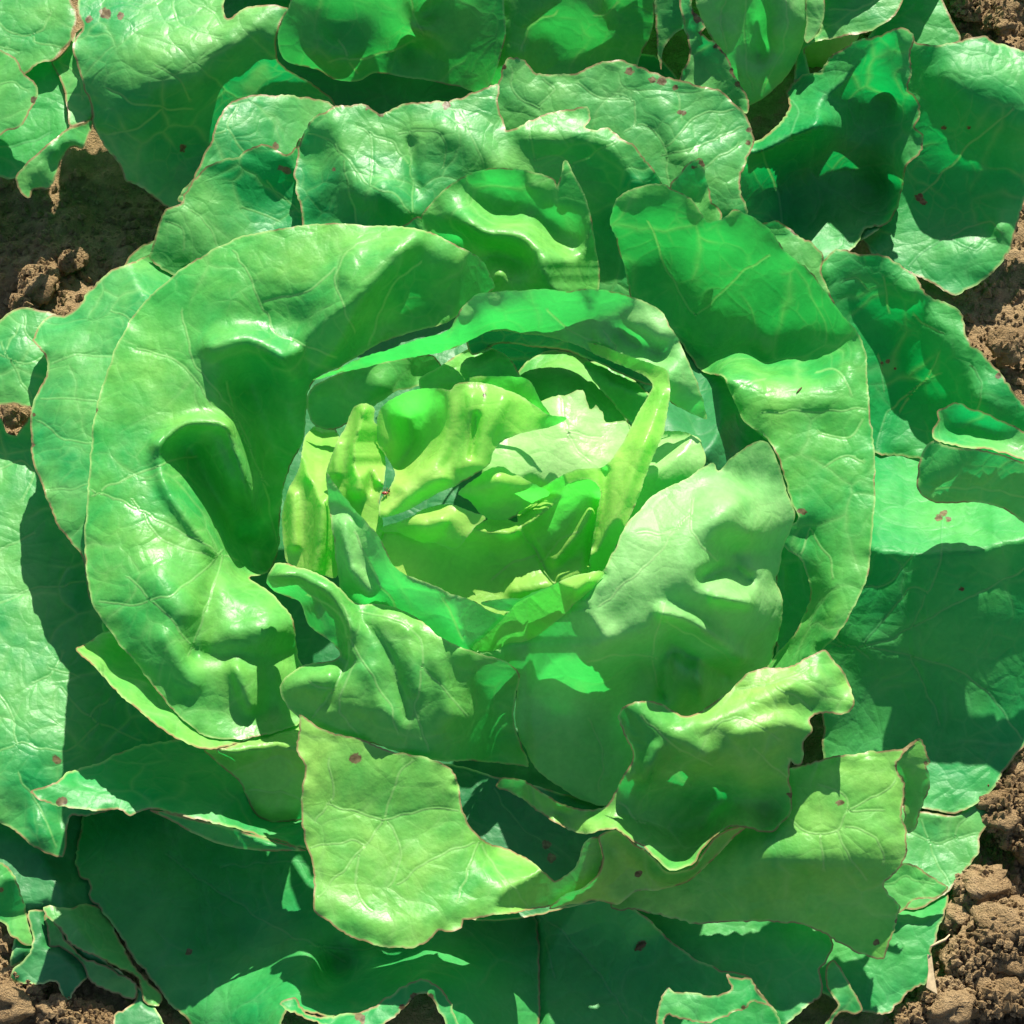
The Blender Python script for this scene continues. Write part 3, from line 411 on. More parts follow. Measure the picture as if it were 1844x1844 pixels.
leaf(LET, 'mid', [dict(n='L1', a=0.4, w=0.08, j=1.2, cs=75, o=[(890,520,12.3),(884,498,12.6),(874,478,12.9),(860,462,13.1),(830,445,13.3),(800,430,13.5),(775,418,13.6),(740,411,13.7),(700,408,13.7),(650,405,13.7),(600,402,13.7),(560,403,13.6),(520,410,13.5),(480,417,13.4),(440,426,13.2),(400,440,13.0),(365,460,12.8),(330,482,12.5),(300,506,12.3),(270,532,12.0),(240,568,11.7),(215,610,11.5),(200,645,11.3),(185,690,11.0),(172,740,10.8),(165,790,10.6),(160,840,10.4),(157,890,10.2),(153,950,10.0),(152,1000,9.8),(158,1050,9.6),(165,1085,9.4),(186,1120,9.2),(215,1160,8.9),(260,1215,8.5),(300,1265,8.1),(335,1300,7.8),(368,1326,7.5),(440,1330,7.2),(540,1300,6.6),(560,1230,6.4),(540,1190,6.9),(532,1150,7.3),(526,1112,7.8),(500,1080,8.1),(470,1055,8.1),(450,1040,7.8),(480,1030,6.2),(500,1000,6.2),(508,900,6.6),(520,845,7.2),(545,795,8.2),(552,740,9.0),(562,690,10.2),(620,655,10.9),(700,612,11.2),(800,582,11.3),(835,560,11.6)],
   i=[(420,640,11.9),(500,640,11.9),(330,700,11.2),(300,850,10.4),(330,950,9.9),(400,1040,9.2),(500,760,9.9),(490,880,8.6),(400,800,10.2),(400,900,9.5),(330,1120,9.4),(430,1110,8.9),(500,1140,8.4),(400,1200,8.4),(470,1240,7.8),(340,1230,8.4),(720,445,14.0),(680,485,13.9),(650,525,13.6),(620,565,13.1),(590,615,12.4),(710,540,12.2),(760,500,12.5),(700,590,11.1),(760,560,11.2),(790,450,13.5),(820,490,12.7),(820,540,11.6),(640,625,11.0),(660,570,12.2),(600,470,13.5),(500,500,13.1),(420,540,12.6),(350,560,12.1),(450,590,12.0),(540,580,12.2),(230,740,11.0),(220,850,10.6),(240,950,10.4),(250,1080,9.9),(300,1100,9.8),(350,1040,9.6),(270,1150,9.5),(400,1290,7.4),(470,1280,7.0),(280,1200,9.0)],
   v=[[(500,1000),(470,860),(430,760),(345,640),(330,560)],[(430,760),(390,740),(330,660),(250,630)],[(425,1010),(330,960),(250,920),(168,880)],[(380,1000),(290,970),(240,900)],[(400,990),(330,1060),(240,1090),(180,1080)],[(600,640),(500,600),(470,540),(420,450)],[(640,600),(600,500),(640,440)],[(480,870),(420,750),(410,690)],[(350,1170),(300,1110),(230,1040)],[(660,645),(700,520),(760,470)],[(350,820),(260,850),(170,890)],[(480,540),(560,520),(600,480)],[(340,1180),(370,1100),(400,1000)]],
   s=[(162,726,7.1),(153,774,3.4),(171,696,3.5),(168,740,6.4)], r=[([(455,700),(478,790),(480,880),(462,960),(455,1010)],46,-2.3),([(345,815),(380,880),(425,960)],30,-2.2),([(385,625),(450,612),(530,660)],24,0.75),([(285,800),(335,765),(395,762)],14,0.7),([(283,820),(300,880),(350,950),(405,1015)],13,0.4),([(410,770),(440,850),(452,920)],11,0.9),([(745,425),(690,480),(650,540),(605,605)],26,0.6),([(395,1010),(368,1100),(352,1175)],20,-0.45),([(290,1040),(330,1100)],34,0.5),([(420,1135),(520,1128)],26,0.35),([(360,1178),(440,1186),(530,1176)],18,-0.28),([(425,1200),(450,1270)],14,0.5),([(480,1205),(486,1280)],14,-0.2),([(300,1150),(345,1230)],22,0.35),([(640,450),(620,490)],22,0.3)])],
 'largest left wrapper leaf with two deep shaded hollows')

leaf(LET, 'mid', [
 dict(n='R1', a=0.3, w=0.08, j=1.4, cs=70, o=[(1105,372,11.8),(1115,355,12.0),(1131,342,12.1),(1160,334,12.2),(1192,330,12.3),(1220,345,12.3),(1245,357,12.3),(1262,380,12.2),(1272,399,12.2),(1300,395,12.4),(1322,376,12.7),(1340,384,12.8),(1357,391,12.9),(1391,418,12.9),(1410,448,12.9),(1440,472,12.8),(1467,497,12.8),(1501,547,12.6),(1530,580,12.5),(1548,605,12.4),(1558,640,12.2),(1563,690,11.9),(1567,744,11.6),(1575,809,11.3),(1576,870,11.0),(1573,923,10.8),(1569,980,10.5),(1562,1029,10.2),(1543,1086,9.8),(1525,1118,9.5),(1505,1147,9.2),(1480,1172,8.6),(1450,1194,7.8),(1400,1215,6.0),(1380,1200,5.2),(1395,1181,5.6),(1415,1160,6.2),(1429,1143,6.8),(1448,1109,7.4),(1460,1080,8.0),(1459,1050,8.6),(1452,1025,8.9),(1440,1004,9.2),(1420,992,9.5),(1408,978,9.8),(1420,950,10.2),(1437,930,10.3),(1425,900,10.4),(1412,860,10.6),(1396,815,10.9),(1379,786,11.0),(1352,770,11.1),(1334,752,11.2),(1319,714,11.4),(1308,695,11.5),(1302,680,11.4),(1285,675,8.6),(1262,670,7.6),(1240,640,7.3),(1210,600,7.3),(1170,570,7.4),(1140,545,7.6),(1130,510,8.0),(1122,475,8.7),(1108,430,10.0),(1100,400,11.0)],
   i=[(1180,380,11.3),(1200,450,9.2),(1180,520,7.9),(1300,450,10.6),(1400,500,11.0),(1300,520,8.6),(1240,560,7.4),(1400,560,9.6),(1480,580,10.9),(1340,600,7.8),(1420,620,8.9),(1300,640,7.6),(1500,620,11.0),(1380,650,8.6),(1540,625,12.2),(1320,665,10.8),(1345,668,11.2),(1364,678,11.4),(1400,668,10.8),(1455,662,10.6),(1500,640,11.4),(1520,660,12.0),(1540,640,12.2),
      (1340,690,11.8),(1400,700,11.7),(1460,700,11.8),(1520,700,12.0),(1400,745,11.5),(1470,760,11.3),(1450,800,11.1),(1530,850,11.1),(1480,860,10.8),(1450,900,10.5),(1530,960,10.5),(1480,980,9.8),(1445,960,9.6),(1500,1060,9.6),(1480,1030,9.4),(1470,1100,8.3),(1440,1160,7.0),(1500,1110,9.3)],
   v=[[(1375,745),(1430,740),(1500,740),(1565,735)],[(1330,700),(1350,690),(1380,685)],[(1480,780),(1530,790),(1550,760)],[(1460,950),(1490,1000),(1500,1040)],[(1460,950),(1440,1000)],[(1485,840),(1520,820),(1550,830)],[(1470,670),(1510,670),(1530,710)],[(1250,570),(1200,480),(1170,400)],[(1250,570),(1330,500),(1380,460)]],
   s=[(1446,921,4.2),(1440,920,2.9)])],
 'largest right wrapper leaf standing like a wall with its margin rolled in')
leaf(LET, 'young', [
 dict(n='B1wing', a=0.3, w=0.07, j=1.3, o=[(136,1168,9.10),(150,1162,7.80),(186,1140,7.00),(230,1140,6.60),(330,1220,6.40),(430,1270,6.40),(520,1260,6.80),(545,1280,8.80),(541,1290,9.20),(525,1293,9.20),(500,1302,9.10),(470,1318,8.00),(440,1333,7.80),(400,1346,8.70),(375,1350,8.70),(350,1344,8.70),(330,1336,8.80),(310,1325,8.80),(290,1312,8.90),(270,1297,9.00),(245,1276,9.00),(220,1255,9.10),(200,1235,9.10),(180,1213,9.20),(165,1196,9.20),(148,1182,9.20)],
   i=[(180,1200,9.00),(240,1250,8.70),(300,1300,8.60),(350,1330,8.40),(420,1335,7.30),(200,1200,7.40),(300,1250,6.60)]),
 dict(n='B1face', a=0.25, w=0.05, j=0.8, o=[(366,1348,7.90),(400,1347,8.00),(440,1334,8.20),(470,1319,8.40),(500,1303,8.60),(539,1290,8.80),(552,1340,8.00),(552,1400,6.00),(560,1460,4.60),(545,1474,4.30),(520,1478,4.20),(490,1480,4.20),(468,1472,4.30),(452,1455,4.60),(442,1430,5.00),(430,1408,5.40),(400,1382,6.10),(380,1364,6.70)],
   i=[(480,1400,5.80),(500,1350,6.90),(475,1455,4.90),(440,1370,6.60)], v=[[(440,1420),(490,1425),(545,1440)]])],
 'yellow-green rolled leaf margin running down to the upper left corner of the front apron leaf')
leaf(LET, 'shadedark', [dict(n='RC', a=0.3, w=0.03, j=0.8, o=[(1140,700,10.6),(1200,600,8.0),(1260,640,7.0),(1310,690,8.2),(1350,760,8.8),(1400,810,9.2),(1430,880,8.4),(1420,960,7.4),(1300,960,8.2),(1240,900,9.2),(1180,860,10.0),(1130,800,10.6)],
   i=[(1280,760,10.2),(1290,800,10.3),(1330,800,9.0),(1220,760,10.4),(1262,780,10.8)])], 'leaf in the gap between heart and right wrapper, coloured dark for shade')
leaf(LET, 'mid', [dict(n='T3', a=0.3, w=0.08, j=0.9, o=[(758,388,11.0),(775,366,11.3),(797,342,11.7),(820,326,11.9),(843,315,12.1),(862,308,12.1),(881,304,12.2),(905,303,12.2),(926,304,12.2),(964,311,12.1),(985,318,12.0),(999,325,12.0),(1002,338,11.9),(1012,310,12.5),(1018,289,12.8),(1033,315,12.6),(1048,342,12.2),(1063,383,11.6),(1071,437,10.9),(1080,490,10.2),(1070,540,9.6),(980,545,9.6),(880,540,9.5),(850,480,9.4),(800,440,9.6),(770,415,10.4)],
   i=[(815,365,11.6),(822,380,11.7),(835,400,11.8),(847,410,11.8),(873,418,11.8),(900,416,11.8),(926,419,11.8),(948,430,11.8),(966,447,11.8),(985,468,11.7),(1005,495,11.4),(860,360,10.9),(890,350,10.7),(920,380,10.4),(890,395,10.8),(980,350,11.5),(1000,370,11.4),(960,335,11.9),(980,400,10.4),(1030,400,10.9),(1030,450,10.3),(1000,430,10.2),(1040,360,11.9),(830,430,9.7),(860,455,9.9),(900,460,9.9),(940,470,10.2),(900,490,10.7),(960,490,10.9),(900,510,10.2),(990,520,10.6)])],
 'leaf with a glossy S-shaped fold behind the left wrapper')
leaf(LET, 'out', [dict(n='T5', a=0.3, w=0.04, j=0.8, o=[(715,416,10.6),(735,400,10.9),(752,389,11.1),(768,400,10.9),(778,420,10.4),(790,470,9.4),(740,460,9.6)])], 'small leaf tip showing above the left wrapper rim')
leaf(LET, 'out', [dict(n='T4', a=0.2, w=0.1, j=1.6, o=[(1205,335,10.8),(1225,312,11.1),(1240,295,11.3),(1258,283,11.5),(1268,292,11.5),(1270,315,11.2),(1277,340,10.9),(1282,365,10.8),(1296,372,10.8),(1302,390,10.8),(1290,440,9.6),(1240,420,9.6),(1215,370,10.2)],
   i=[(1245,320,10.8),(1250,355,10.2)], s=[(1249,300,3.2),(1263,294,5.4)])], 'small torn leaf flap with a brown notch behind the right wrapper')
leaf(LET, 'out', [dict(n='T2', a=0.4, w=0.1, j=1.9, cs=80, o=[(539,262,8.95),(548,235,9.64),(560,215,10.01),(580,202,10.16),(600,194,10.28),(625,190,10.30),(650,188,10.30),(668,195,10.19),(690,203,10.06),(710,194,10.18),(730,187,10.30),(770,184,10.30),(812,181,10.30),(850,168,10.40),(896,153,10.40),(897,180,10.20),(905,215,9.81),(911,236,9.64),(930,233,9.65),(953,217,9.80),(980,206,9.95),(1020,199,9.97),(1056,194,9.98),(1061,213,9.82),(1052,229,9.77),(1075,232,9.76),(1094,228,9.76),(1116,250,9.69),(1147,266,9.54),(1164,288,9.35),(1177,307,9.19),(1192,330,9.01),(1210,380,8.34),(1180,480,6.58),(1130,560,4.91),(1000,560,4.71),(850,520,6.25),(740,470,7.22),(640,450,7.69),(560,450,7.69),(540,380,8.14),(530,320,8.54)],
   i=[(640,240,9.93),(700,280,9.59),(600,330,8.91),(660,350,9.24),(720,380,8.74),(640,390,8.40),(800,240,10.03),(850,290,9.45),(790,320,9.14),(900,270,9.42),(970,260,9.45),(1050,280,8.98),(1120,320,8.44),(1080,380,7.34),(1100,450,5.99),(580,270,9.22),(750,220,10.20),(560,400,7.67),(1150,380,7.53),(690,330,9.51)],
   v=[[(745,390),(720,360),(660,325),(600,260),(555,240)],[(745,390),(740,290),(735,240)],[(740,300),(700,250),(665,240)],[(670,330),(665,250),(640,225)],[(800,300),(795,240),(720,240)],[(870,300),(850,250),(830,200)],[(960,290),(955,240)],[(960,290),(1000,280),(1030,300)],[(1020,300),(1080,270),(1110,255)],[(620,290),(640,400)]],
   s=[(804,188,4.70),(686,205,4.14),(600,305,2.40),(665,194,2.38),(804,192,4.10)], r=[([(600,230),(640,330),(720,400)],26,0.3),([(690,340),(740,380)],20,0.4),([(800,230),(860,260),(900,300)],30,0.3),([(950,240),(1080,260),(1140,330)],26,0.35),([(740,260),(750,340)],12,-0.25)])],
 'broad back leaf with brown-tipped margin just above the left wrapper')
leaf(LET, 'out', [dict(n='T1R', a=0.4, w=0.1, j=1.9, cs=80, o=[(870,170,9.42),(895,150,9.68),(904,125,10.06),(915,106,10.30),(930,104,10.30),(945,110,10.20),(962,128,9.95),(978,133,9.84),(1000,136,9.82),(1020,135,9.83),(1040,130,9.94),(1060,120,10.07),(1080,113,10.19),(1120,108,10.20),(1140,115,10.08),(1165,127,10.04),(1195,136,9.92),(1230,146,9.79),(1265,155,9.67),(1300,167,9.42),(1320,182,9.18),(1335,198,9.04),(1345,212,8.89),(1354,228,8.75),(1358,255,8.57),(1352,275,8.51),(1345,292,8.45),(1337,312,8.29),(1334,335,8.13),(1336,355,7.96),(1348,380,7.59),(1340,430,6.64),(1200,440,6.41),(1000,340,7.31),(880,260,8.15)],
   i=[(960,170,9.62),(1050,180,9.39),(1150,180,9.39),(1250,220,8.97),(1200,280,8.49),(1300,280,8.69),(1100,240,8.81),(1320,330,8.24)],
   v=[[(1205,330),(1195,260),(1160,225),(1130,235)],[(1200,265),(1260,210),(1320,200)],[(1195,280),(1270,260),(1340,225)],[(1140,230),(1140,180),(1110,170)],[(1230,210),(1220,170)],[(1140,180),(1080,175),(1040,150)],[(970,190),(1000,160),(980,140)],[(970,200),(930,170),(920,130)],[(1270,300),(1330,260)]],
   s=[(1224,202,2.92),(1349,235,3.72),(1347,257,3.26),(1175,143,4.90),(1192,146,7.69),(1216,158,3.26),(1133,128,5.25),(907,120,2.97),(1231,203,3.02)], r=[([(1200,200),(1240,280)],30,0.3)])],
 'topmost back leaf with a scorched brown margin')
leaf(LET, 'out', [dict(n='TLa', a=0.35, w=0.08, j=1.6, o=[(268,466,7.58),(275,440,7.96),(283,412,8.34),(291,388,8.62),(304,373,8.76),(325,367,8.78),(330,350,8.93),(345,327,9.10),(370,300,9.28),(400,287,9.32),(430,283,9.33),(445,268,9.38),(471,258,9.40),(494,263,9.29),(505,275,9.15),(516,280,9.04),(530,268,9.08),(540,250,9.10),(570,240,8.80),(660,300,8.08),(680,420,7.32),(500,470,6.97),(330,500,6.88)],
   i=[(480,300,8.78),(520,330,7.99),(480,370,7.47),(560,380,7.44),(360,340,8.76),(400,380,8.14),(340,420,8.12),(430,320,8.72)],
   v=[[(392,440),(370,400),(325,368)],[(330,450),(325,410),(300,400)],[(600,430),(560,330),(540,260)],[(500,400),(440,370)],[(560,400),(480,330)]], s=[(506,302,3.07),(518,308,4.96)])],
 'leaf with a glowing backlit patch at the upper left of the head')
leaf(LET, 'out', [dict(n='R5', a=0.4, w=0.1, j=2.0, o=[(1350,388,8.4),(1372,400,8.5),(1402,399,8.6),(1425,410,8.5),(1440,428,8.4),(1467,440,8.3),(1486,463,8.1),(1478,485,8.0),(1500,560,7.0),(1420,520,7.4),(1360,440,7.8)], s=[(1432,418,3.6),(1429,412,4.0)])],
 'narrow notched leaf strip behind the right wrapper rim')
leaf(LET, 'out', [dict(n='TLb', a=0.35, w=0.08, j=1.4, o=[(320,360,7.6),(350,315,8.0),(372,270,8.2),(383,247,8.4),(388,225,8.5),(398,206,8.5),(418,183,8.5),(448,172,8.4),(485,172,8.2),(530,172,7.8),(600,190,7.0),(640,260,6.6),(560,330,6.6),(400,380,6.8)],
   i=[(440,230,8.2),(500,240,7.6),(430,260,8.0),(560,230,7.0)],
   v=[[(440,270),(410,230),(430,190)],[(405,235),(385,240)]], s=[(497,263,3.5),(497,264,2.3)])],
 'pale back leaf left of the broad back leaf, half in shadow')
leaf(LET, 'shadedark', [dict(n='CAV', a=0.4, w=0.03, j=1.0, o=[(780,1380,4.8),(900,1400,4.8),(1060,1440,4.6),(1130,1450,4.6),(1140,1590,4.4),(1000,1640,4.3),(850,1655,4.3),(760,1560,4.4)], i=[(940,1480,4.5)], v=[[(890,1420),(930,1480),(1000,1540)]], s=[(985,1520,8),(995,1545,8)])],
 'leaf with a brown patch in the hollow behind the front apron leaf, darkened for shade')
leaf(LET, 'out', [
 dict(n='R4a', a=0.4, w=0.06, j=1.0, o=[(1655,885,9.5),(1652,850,10.0),(1660,820,10.5),(1672,800,10.9),(1683,793,11.0),(1705,803,11.0),(1732,806,11.0),(1757,808,10.9),(1782,812,10.9),(1810,820,10.8),(1844,833,10.7),(1900,860,10.3),(1900,1000,6.5),(1840,940,7.9),(1800,915,8.5),(1760,905,8.7),(1720,905,8.7),(1685,905,8.8)],
   i=[(1720,860,10.0),(1780,870,9.6),(1690,850,10.3)], s=[(1699,930,2.8),(1702,931,2.6)], v=[[(1690,880),(1780,880),(1850,900)]]),
 dict(n='R4b', a=0.25, w=0.07, j=1.6, o=[(1683,793,11.0),(1678,775,11.0),(1688,755,11.0),(1687,740,11.1),(1703,733,11.1),(1721,723,11.2),(1740,730,11.1),(1767,740,11.0),(1795,752,10.9),(1827,767,10.8),(1880,800,10.3),(1900,855,10.2),(1844,830,10.6),(1810,818,10.7),(1782,810,10.8),(1732,804,10.9)],
   i=[(1720,775,9.9),(1760,775,9.8),(1790,785,9.9),(1820,800,10.4)], s=[(1827,768,2.8)])],
 'folded leaf corner standing up at the right edge with a thin notched margin')
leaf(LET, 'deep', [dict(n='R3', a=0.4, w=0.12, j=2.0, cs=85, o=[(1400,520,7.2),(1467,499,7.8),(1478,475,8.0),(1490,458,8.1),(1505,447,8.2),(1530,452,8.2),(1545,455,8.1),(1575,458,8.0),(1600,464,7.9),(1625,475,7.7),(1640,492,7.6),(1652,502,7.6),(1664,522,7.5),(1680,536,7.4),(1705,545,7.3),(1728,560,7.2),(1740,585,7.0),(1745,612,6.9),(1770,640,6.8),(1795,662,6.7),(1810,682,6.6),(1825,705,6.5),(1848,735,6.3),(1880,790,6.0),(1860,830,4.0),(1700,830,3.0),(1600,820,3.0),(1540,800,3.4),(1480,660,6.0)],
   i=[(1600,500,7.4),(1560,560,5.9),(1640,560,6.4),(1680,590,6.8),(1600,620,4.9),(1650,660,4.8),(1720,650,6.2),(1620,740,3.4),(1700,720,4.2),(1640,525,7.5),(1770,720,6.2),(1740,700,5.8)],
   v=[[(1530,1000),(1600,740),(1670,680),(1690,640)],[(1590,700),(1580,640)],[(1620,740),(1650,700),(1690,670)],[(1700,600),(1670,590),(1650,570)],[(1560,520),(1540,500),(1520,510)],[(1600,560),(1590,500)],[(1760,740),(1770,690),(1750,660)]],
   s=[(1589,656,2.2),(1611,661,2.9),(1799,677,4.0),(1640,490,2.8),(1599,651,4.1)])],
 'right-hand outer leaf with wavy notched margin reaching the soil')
leaf(LET, 'young', [
 dict(n='B4', a=0.2, w=0.08, j=2.0, o=[(1640,1345,7.0),(1655,1333,7.2),(1664,1345,7.1),(1668,1360,6.9),(1673,1372,6.7),(1668,1380,6.6),(1675,1402,6.2),(1672,1425,5.8),(1664,1445,5.4),(1656,1465,5.0),(1650,1485,4.6),(1636,1500,4.4),(1626,1480,4.8),(1630,1440,5.4),(1624,1400,6.0),(1612,1385,6.4),(1622,1362,6.8)], s=[(1666,1373,1.9),(1666,1375,2.1)]),
 dict(n='B3', a=0.4, w=0.1, j=1.7, o=[(1655,1334,7.1),(1635,1342,7.1),(1615,1349,7.1),(1562,1354,7.1),(1501,1363,7.0),(1463,1371,6.9),(1400,1390,6.6),(1320,1440,5.4),(1200,1540,4.4),(1110,1590,3.8),(1100,1632,3.4),(1150,1640,3.2),(1200,1652,3.0),(1258,1664,2.8),(1320,1660,2.9),(1372,1660,2.9),(1440,1665,2.8),(1486,1683,2.7),(1524,1706,2.6),(1562,1722,2.6),(1580,1728,2.6),(1596,1725,2.7),(1600,1706,3.0),(1611,1675,3.3),(1615,1653,3.6),(1622,1634,3.9),(1613,1622,4.2),(1597,1608,4.5),(1592,1592,4.8),(1603,1577,5.1),(1622,1562,5.3),(1634,1531,5.6),(1632,1510,5.8),(1631,1493,5.9),(1623,1470,6.2),(1629,1440,6.4),(1630,1410,6.6),(1618,1391,6.9),(1615,1372,7.0),(1630,1355,7.1)],
   i=[(1500,1400,6.9),(1580,1400,6.9),(1480,1450,6.6),(1560,1460,6.5),(1420,1500,6.1),(1500,1500,6.3),(1590,1520,6.1),(1380,1545,5.8),(1450,1555,5.9),(1530,1560,5.6),(1580,1570,5.3),(1300,1600,4.2),(1400,1610,4.0),(1500,1640,3.7),(1560,1650,3.6),(1580,1690,3.1),(1250,1630,3.4),(1450,1590,4.6),(1530,1600,4.5)],
   v=[[(1425,1478),(1460,1500),(1510,1495),(1525,1440),(1480,1415)],[(1525,1490),(1580,1510),(1590,1550)],[(1525,1460),(1600,1420),(1620,1390)],[(1510,1500),(1540,1560),(1560,1580)],[(1480,1505),(1485,1560)],[(1525,1460),(1590,1460)]],
   s=[(1514,1444,3.3),(1578,1698,2.8),(1615,1380,3.7),(1635,1531,2.0),(1616,1658,2.0),(1509,1446,2.2)])],
 'lower right leaf with a folded corner and a dark lower half')
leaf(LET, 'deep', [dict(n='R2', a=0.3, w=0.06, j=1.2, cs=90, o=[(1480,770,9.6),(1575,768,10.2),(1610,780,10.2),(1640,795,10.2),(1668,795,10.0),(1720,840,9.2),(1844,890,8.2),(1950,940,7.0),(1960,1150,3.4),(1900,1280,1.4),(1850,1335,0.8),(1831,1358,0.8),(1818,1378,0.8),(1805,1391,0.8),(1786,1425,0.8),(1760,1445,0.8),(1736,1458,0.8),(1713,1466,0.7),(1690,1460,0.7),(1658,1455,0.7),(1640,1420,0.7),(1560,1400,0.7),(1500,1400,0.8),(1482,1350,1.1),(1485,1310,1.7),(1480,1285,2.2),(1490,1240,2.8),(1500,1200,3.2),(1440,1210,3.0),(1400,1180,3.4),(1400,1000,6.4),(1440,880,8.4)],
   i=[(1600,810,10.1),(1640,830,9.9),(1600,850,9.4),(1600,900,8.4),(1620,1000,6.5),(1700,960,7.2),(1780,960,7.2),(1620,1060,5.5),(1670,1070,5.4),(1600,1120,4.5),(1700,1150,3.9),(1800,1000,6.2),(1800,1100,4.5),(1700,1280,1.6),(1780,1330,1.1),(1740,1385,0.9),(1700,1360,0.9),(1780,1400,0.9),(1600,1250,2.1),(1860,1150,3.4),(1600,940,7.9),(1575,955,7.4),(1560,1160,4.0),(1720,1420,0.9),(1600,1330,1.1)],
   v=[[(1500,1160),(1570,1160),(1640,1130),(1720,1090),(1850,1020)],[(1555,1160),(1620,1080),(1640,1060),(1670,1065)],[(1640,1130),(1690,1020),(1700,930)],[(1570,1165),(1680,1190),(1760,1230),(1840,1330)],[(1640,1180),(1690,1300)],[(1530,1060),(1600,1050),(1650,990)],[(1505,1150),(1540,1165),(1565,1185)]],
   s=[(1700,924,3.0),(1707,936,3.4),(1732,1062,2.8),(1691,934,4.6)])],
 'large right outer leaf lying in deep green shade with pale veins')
leaf(LET, 'out', [dict(n='LLc', a=0.35, w=0.1, j=1.4, cs=70, o=[(60,612,7.6),(68,623,7.7),(80,640,7.7),(86,660,7.7),(84,678,7.6),(72,699,7.5),(62,720,7.4),(54,744,7.3),(56,790,7.2),(60,835,7.2),(72,865,7.1),(80,890,7.1),(92,918,7.0),(102,942,7.0),(118,964,7.0),(133,983,6.9),(148,1005,6.9),(155,1045,6.8),(160,1080,6.7),(186,1113,6.6),(187,1135,6.4),(240,1140,6.0),(320,1000,7.0),(330,700,8.6),(420,520,9.6),(440,440,9.6),(400,425,9.4),(335,432,8.6),(300,445,8.4),(273,456,8.2),(250,468,8.1),(228,478,8.1),(205,484,8.0),(175,510,7.9),(160,525,7.8),(148,543,7.8),(133,560,7.7),(115,568,7.5),(95,566,7.5),(78,575,7.5)],
   i=[(130,600,8.0),(160,640,8.1),(120,640,8.1),(110,720,7.9),(110,800,7.7),(120,900,7.4),(220,540,8.4),(160,580,8.0),(250,510,8.6),(150,780,8.0),(140,960,7.2)],
   v=[[(170,720),(110,715),(75,720)],[(160,795),(120,790),(70,760)],[(200,560),(230,570),(250,600)],[(160,870),(120,880),(85,880)],[(200,640),(130,640),(85,660)]],
   s=[(80,640,2.8),(63,749,2.2),(58,800,3.1),(62,747,1.8)])],
 'outer left leaf with a reddish brown rim, lying outside the big left wrapper')
leaf(LET, 'out', [dict(n='LLb', a=0.4, w=0.08, j=1.2, o=[(-70,640,6.0),(-20,600,6.2),(0,576,6.3),(18,562,6.4),(38,554,6.5),(68,558,6.5),(98,566,6.3),(160,600,5.8),(170,760,5.2),(90,740,5.6),(50,732,5.7),(30,727,5.7),(0,730,5.6),(-70,740,5.2)],
   i=[(20,620,6.4),(40,680,6.1)], v=[[(42,570),(50,600),(68,625)],[(0,640),(40,655),(75,645)],[(0,620),(60,720)],[(30,590),(10,640),(30,655)]])],
 'far left leaf with dark branching veins above a small gap of soil')
leaf(LET, 'deep', [dict(n='LM', a=0.4, w=0.1, j=1.5, o=[(54,1423,6.80),(75,1418,6.80),(100,1408,6.70),(125,1390,5.90),(160,1380,5.40),(260,1340,4.00),(380,1340,3.20),(500,1420,4.40),(600,1480,4.20),(600,1530,4.40),(552,1531,5.10),(500,1514,5.40),(450,1500,5.60),(400,1486,5.80),(350,1474,5.90),(310,1464,6.00),(280,1458,6.10),(262,1458,6.10),(245,1464,6.10),(234,1471,6.10),(222,1460,6.20),(200,1457,6.20),(185,1459,6.30),(160,1457,6.40),(130,1454,6.50),(105,1452,6.60),(85,1445,6.70),(70,1437,6.80)],
   i=[(130,1425,6.50),(200,1420,6.00),(300,1420,5.50),(400,1430,5.10),(250,1380,4.80)], s=[(108,1444,5.50),(116,1442,5.60)]),
 dict(n='LMu', a=0.0, w=0.0, j=0.6, o=[(270,1459,5.90),(310,1465,5.80),(350,1475,5.70),(400,1487,5.60),(450,1501,5.40),(500,1515,5.20),(552,1532,4.90),(520,1533,4.80),(470,1532,4.70),(420,1526,4.80),(380,1514,5.00),(340,1496,5.30),(300,1474,5.60)])],
 'low left leaf with a pointed sunlit tip, otherwise in shadow')
leaf(LET, 'out', [dict(n='LLd', a=0.35, w=0.06, j=1.2, cs=95, o=[(-80,770,3.8),(0,752,4.0),(14,778,3.9),(30,783,3.8),(48,760,3.9),(60,745,4.0),(140,760,3.8),(240,900,3.2),(300,1100,2.8),(420,1200,2.4),(480,1300,2.0),(420,1400,1.6),(300,1440,1.6),(240,1440,1.8),(200,1460,1.8),(160,1470,1.9),(126,1470,2.0),(121,1490,1.9),(121,1508,1.8),(118,1530,1.7),(113,1543,1.7),(96,1541,1.8),(80,1537,1.9),(66,1528,1.9),(53,1520,2.0),(38,1506,2.1),(23,1492,2.1),(0,1482,2.2),(-80,1460,2.4)],
   i=[(30,850,3.8),(20,1000,3.5),(60,1150,3.3),(40,1300,3.2),(100,1350,3.0),(20,1420,2.8),(60,1480,2.5),(40,1470,2.2),(90,1505,2.3),(150,1250,2.9),(150,1000,3.3),(110,1480,1.9),(160,1350,2.6)],
   v=[[(-20,1090),(60,1062),(150,1050)],[(250,1330),(180,1300),(130,1265),(110,1240)],[(180,1300),(120,1350),(30,1340),(-20,1370)],[(110,1180),(95,1210),(60,1230)],[(-10,850),(40,830),(60,850),(40,900)],[(200,1260),(160,1290)],[(90,1200),(140,1220)],[(-20,1000),(60,960)],[(30,1340),(20,1290),(0,1250)],[(30,1390),(70,1450),(100,1520)]],
   s=[(104,1371,6.3),(99,1367,5.0)])],
 'wide pale left outer leaf, partly in shadow, tapering to a tongue at its lower end')
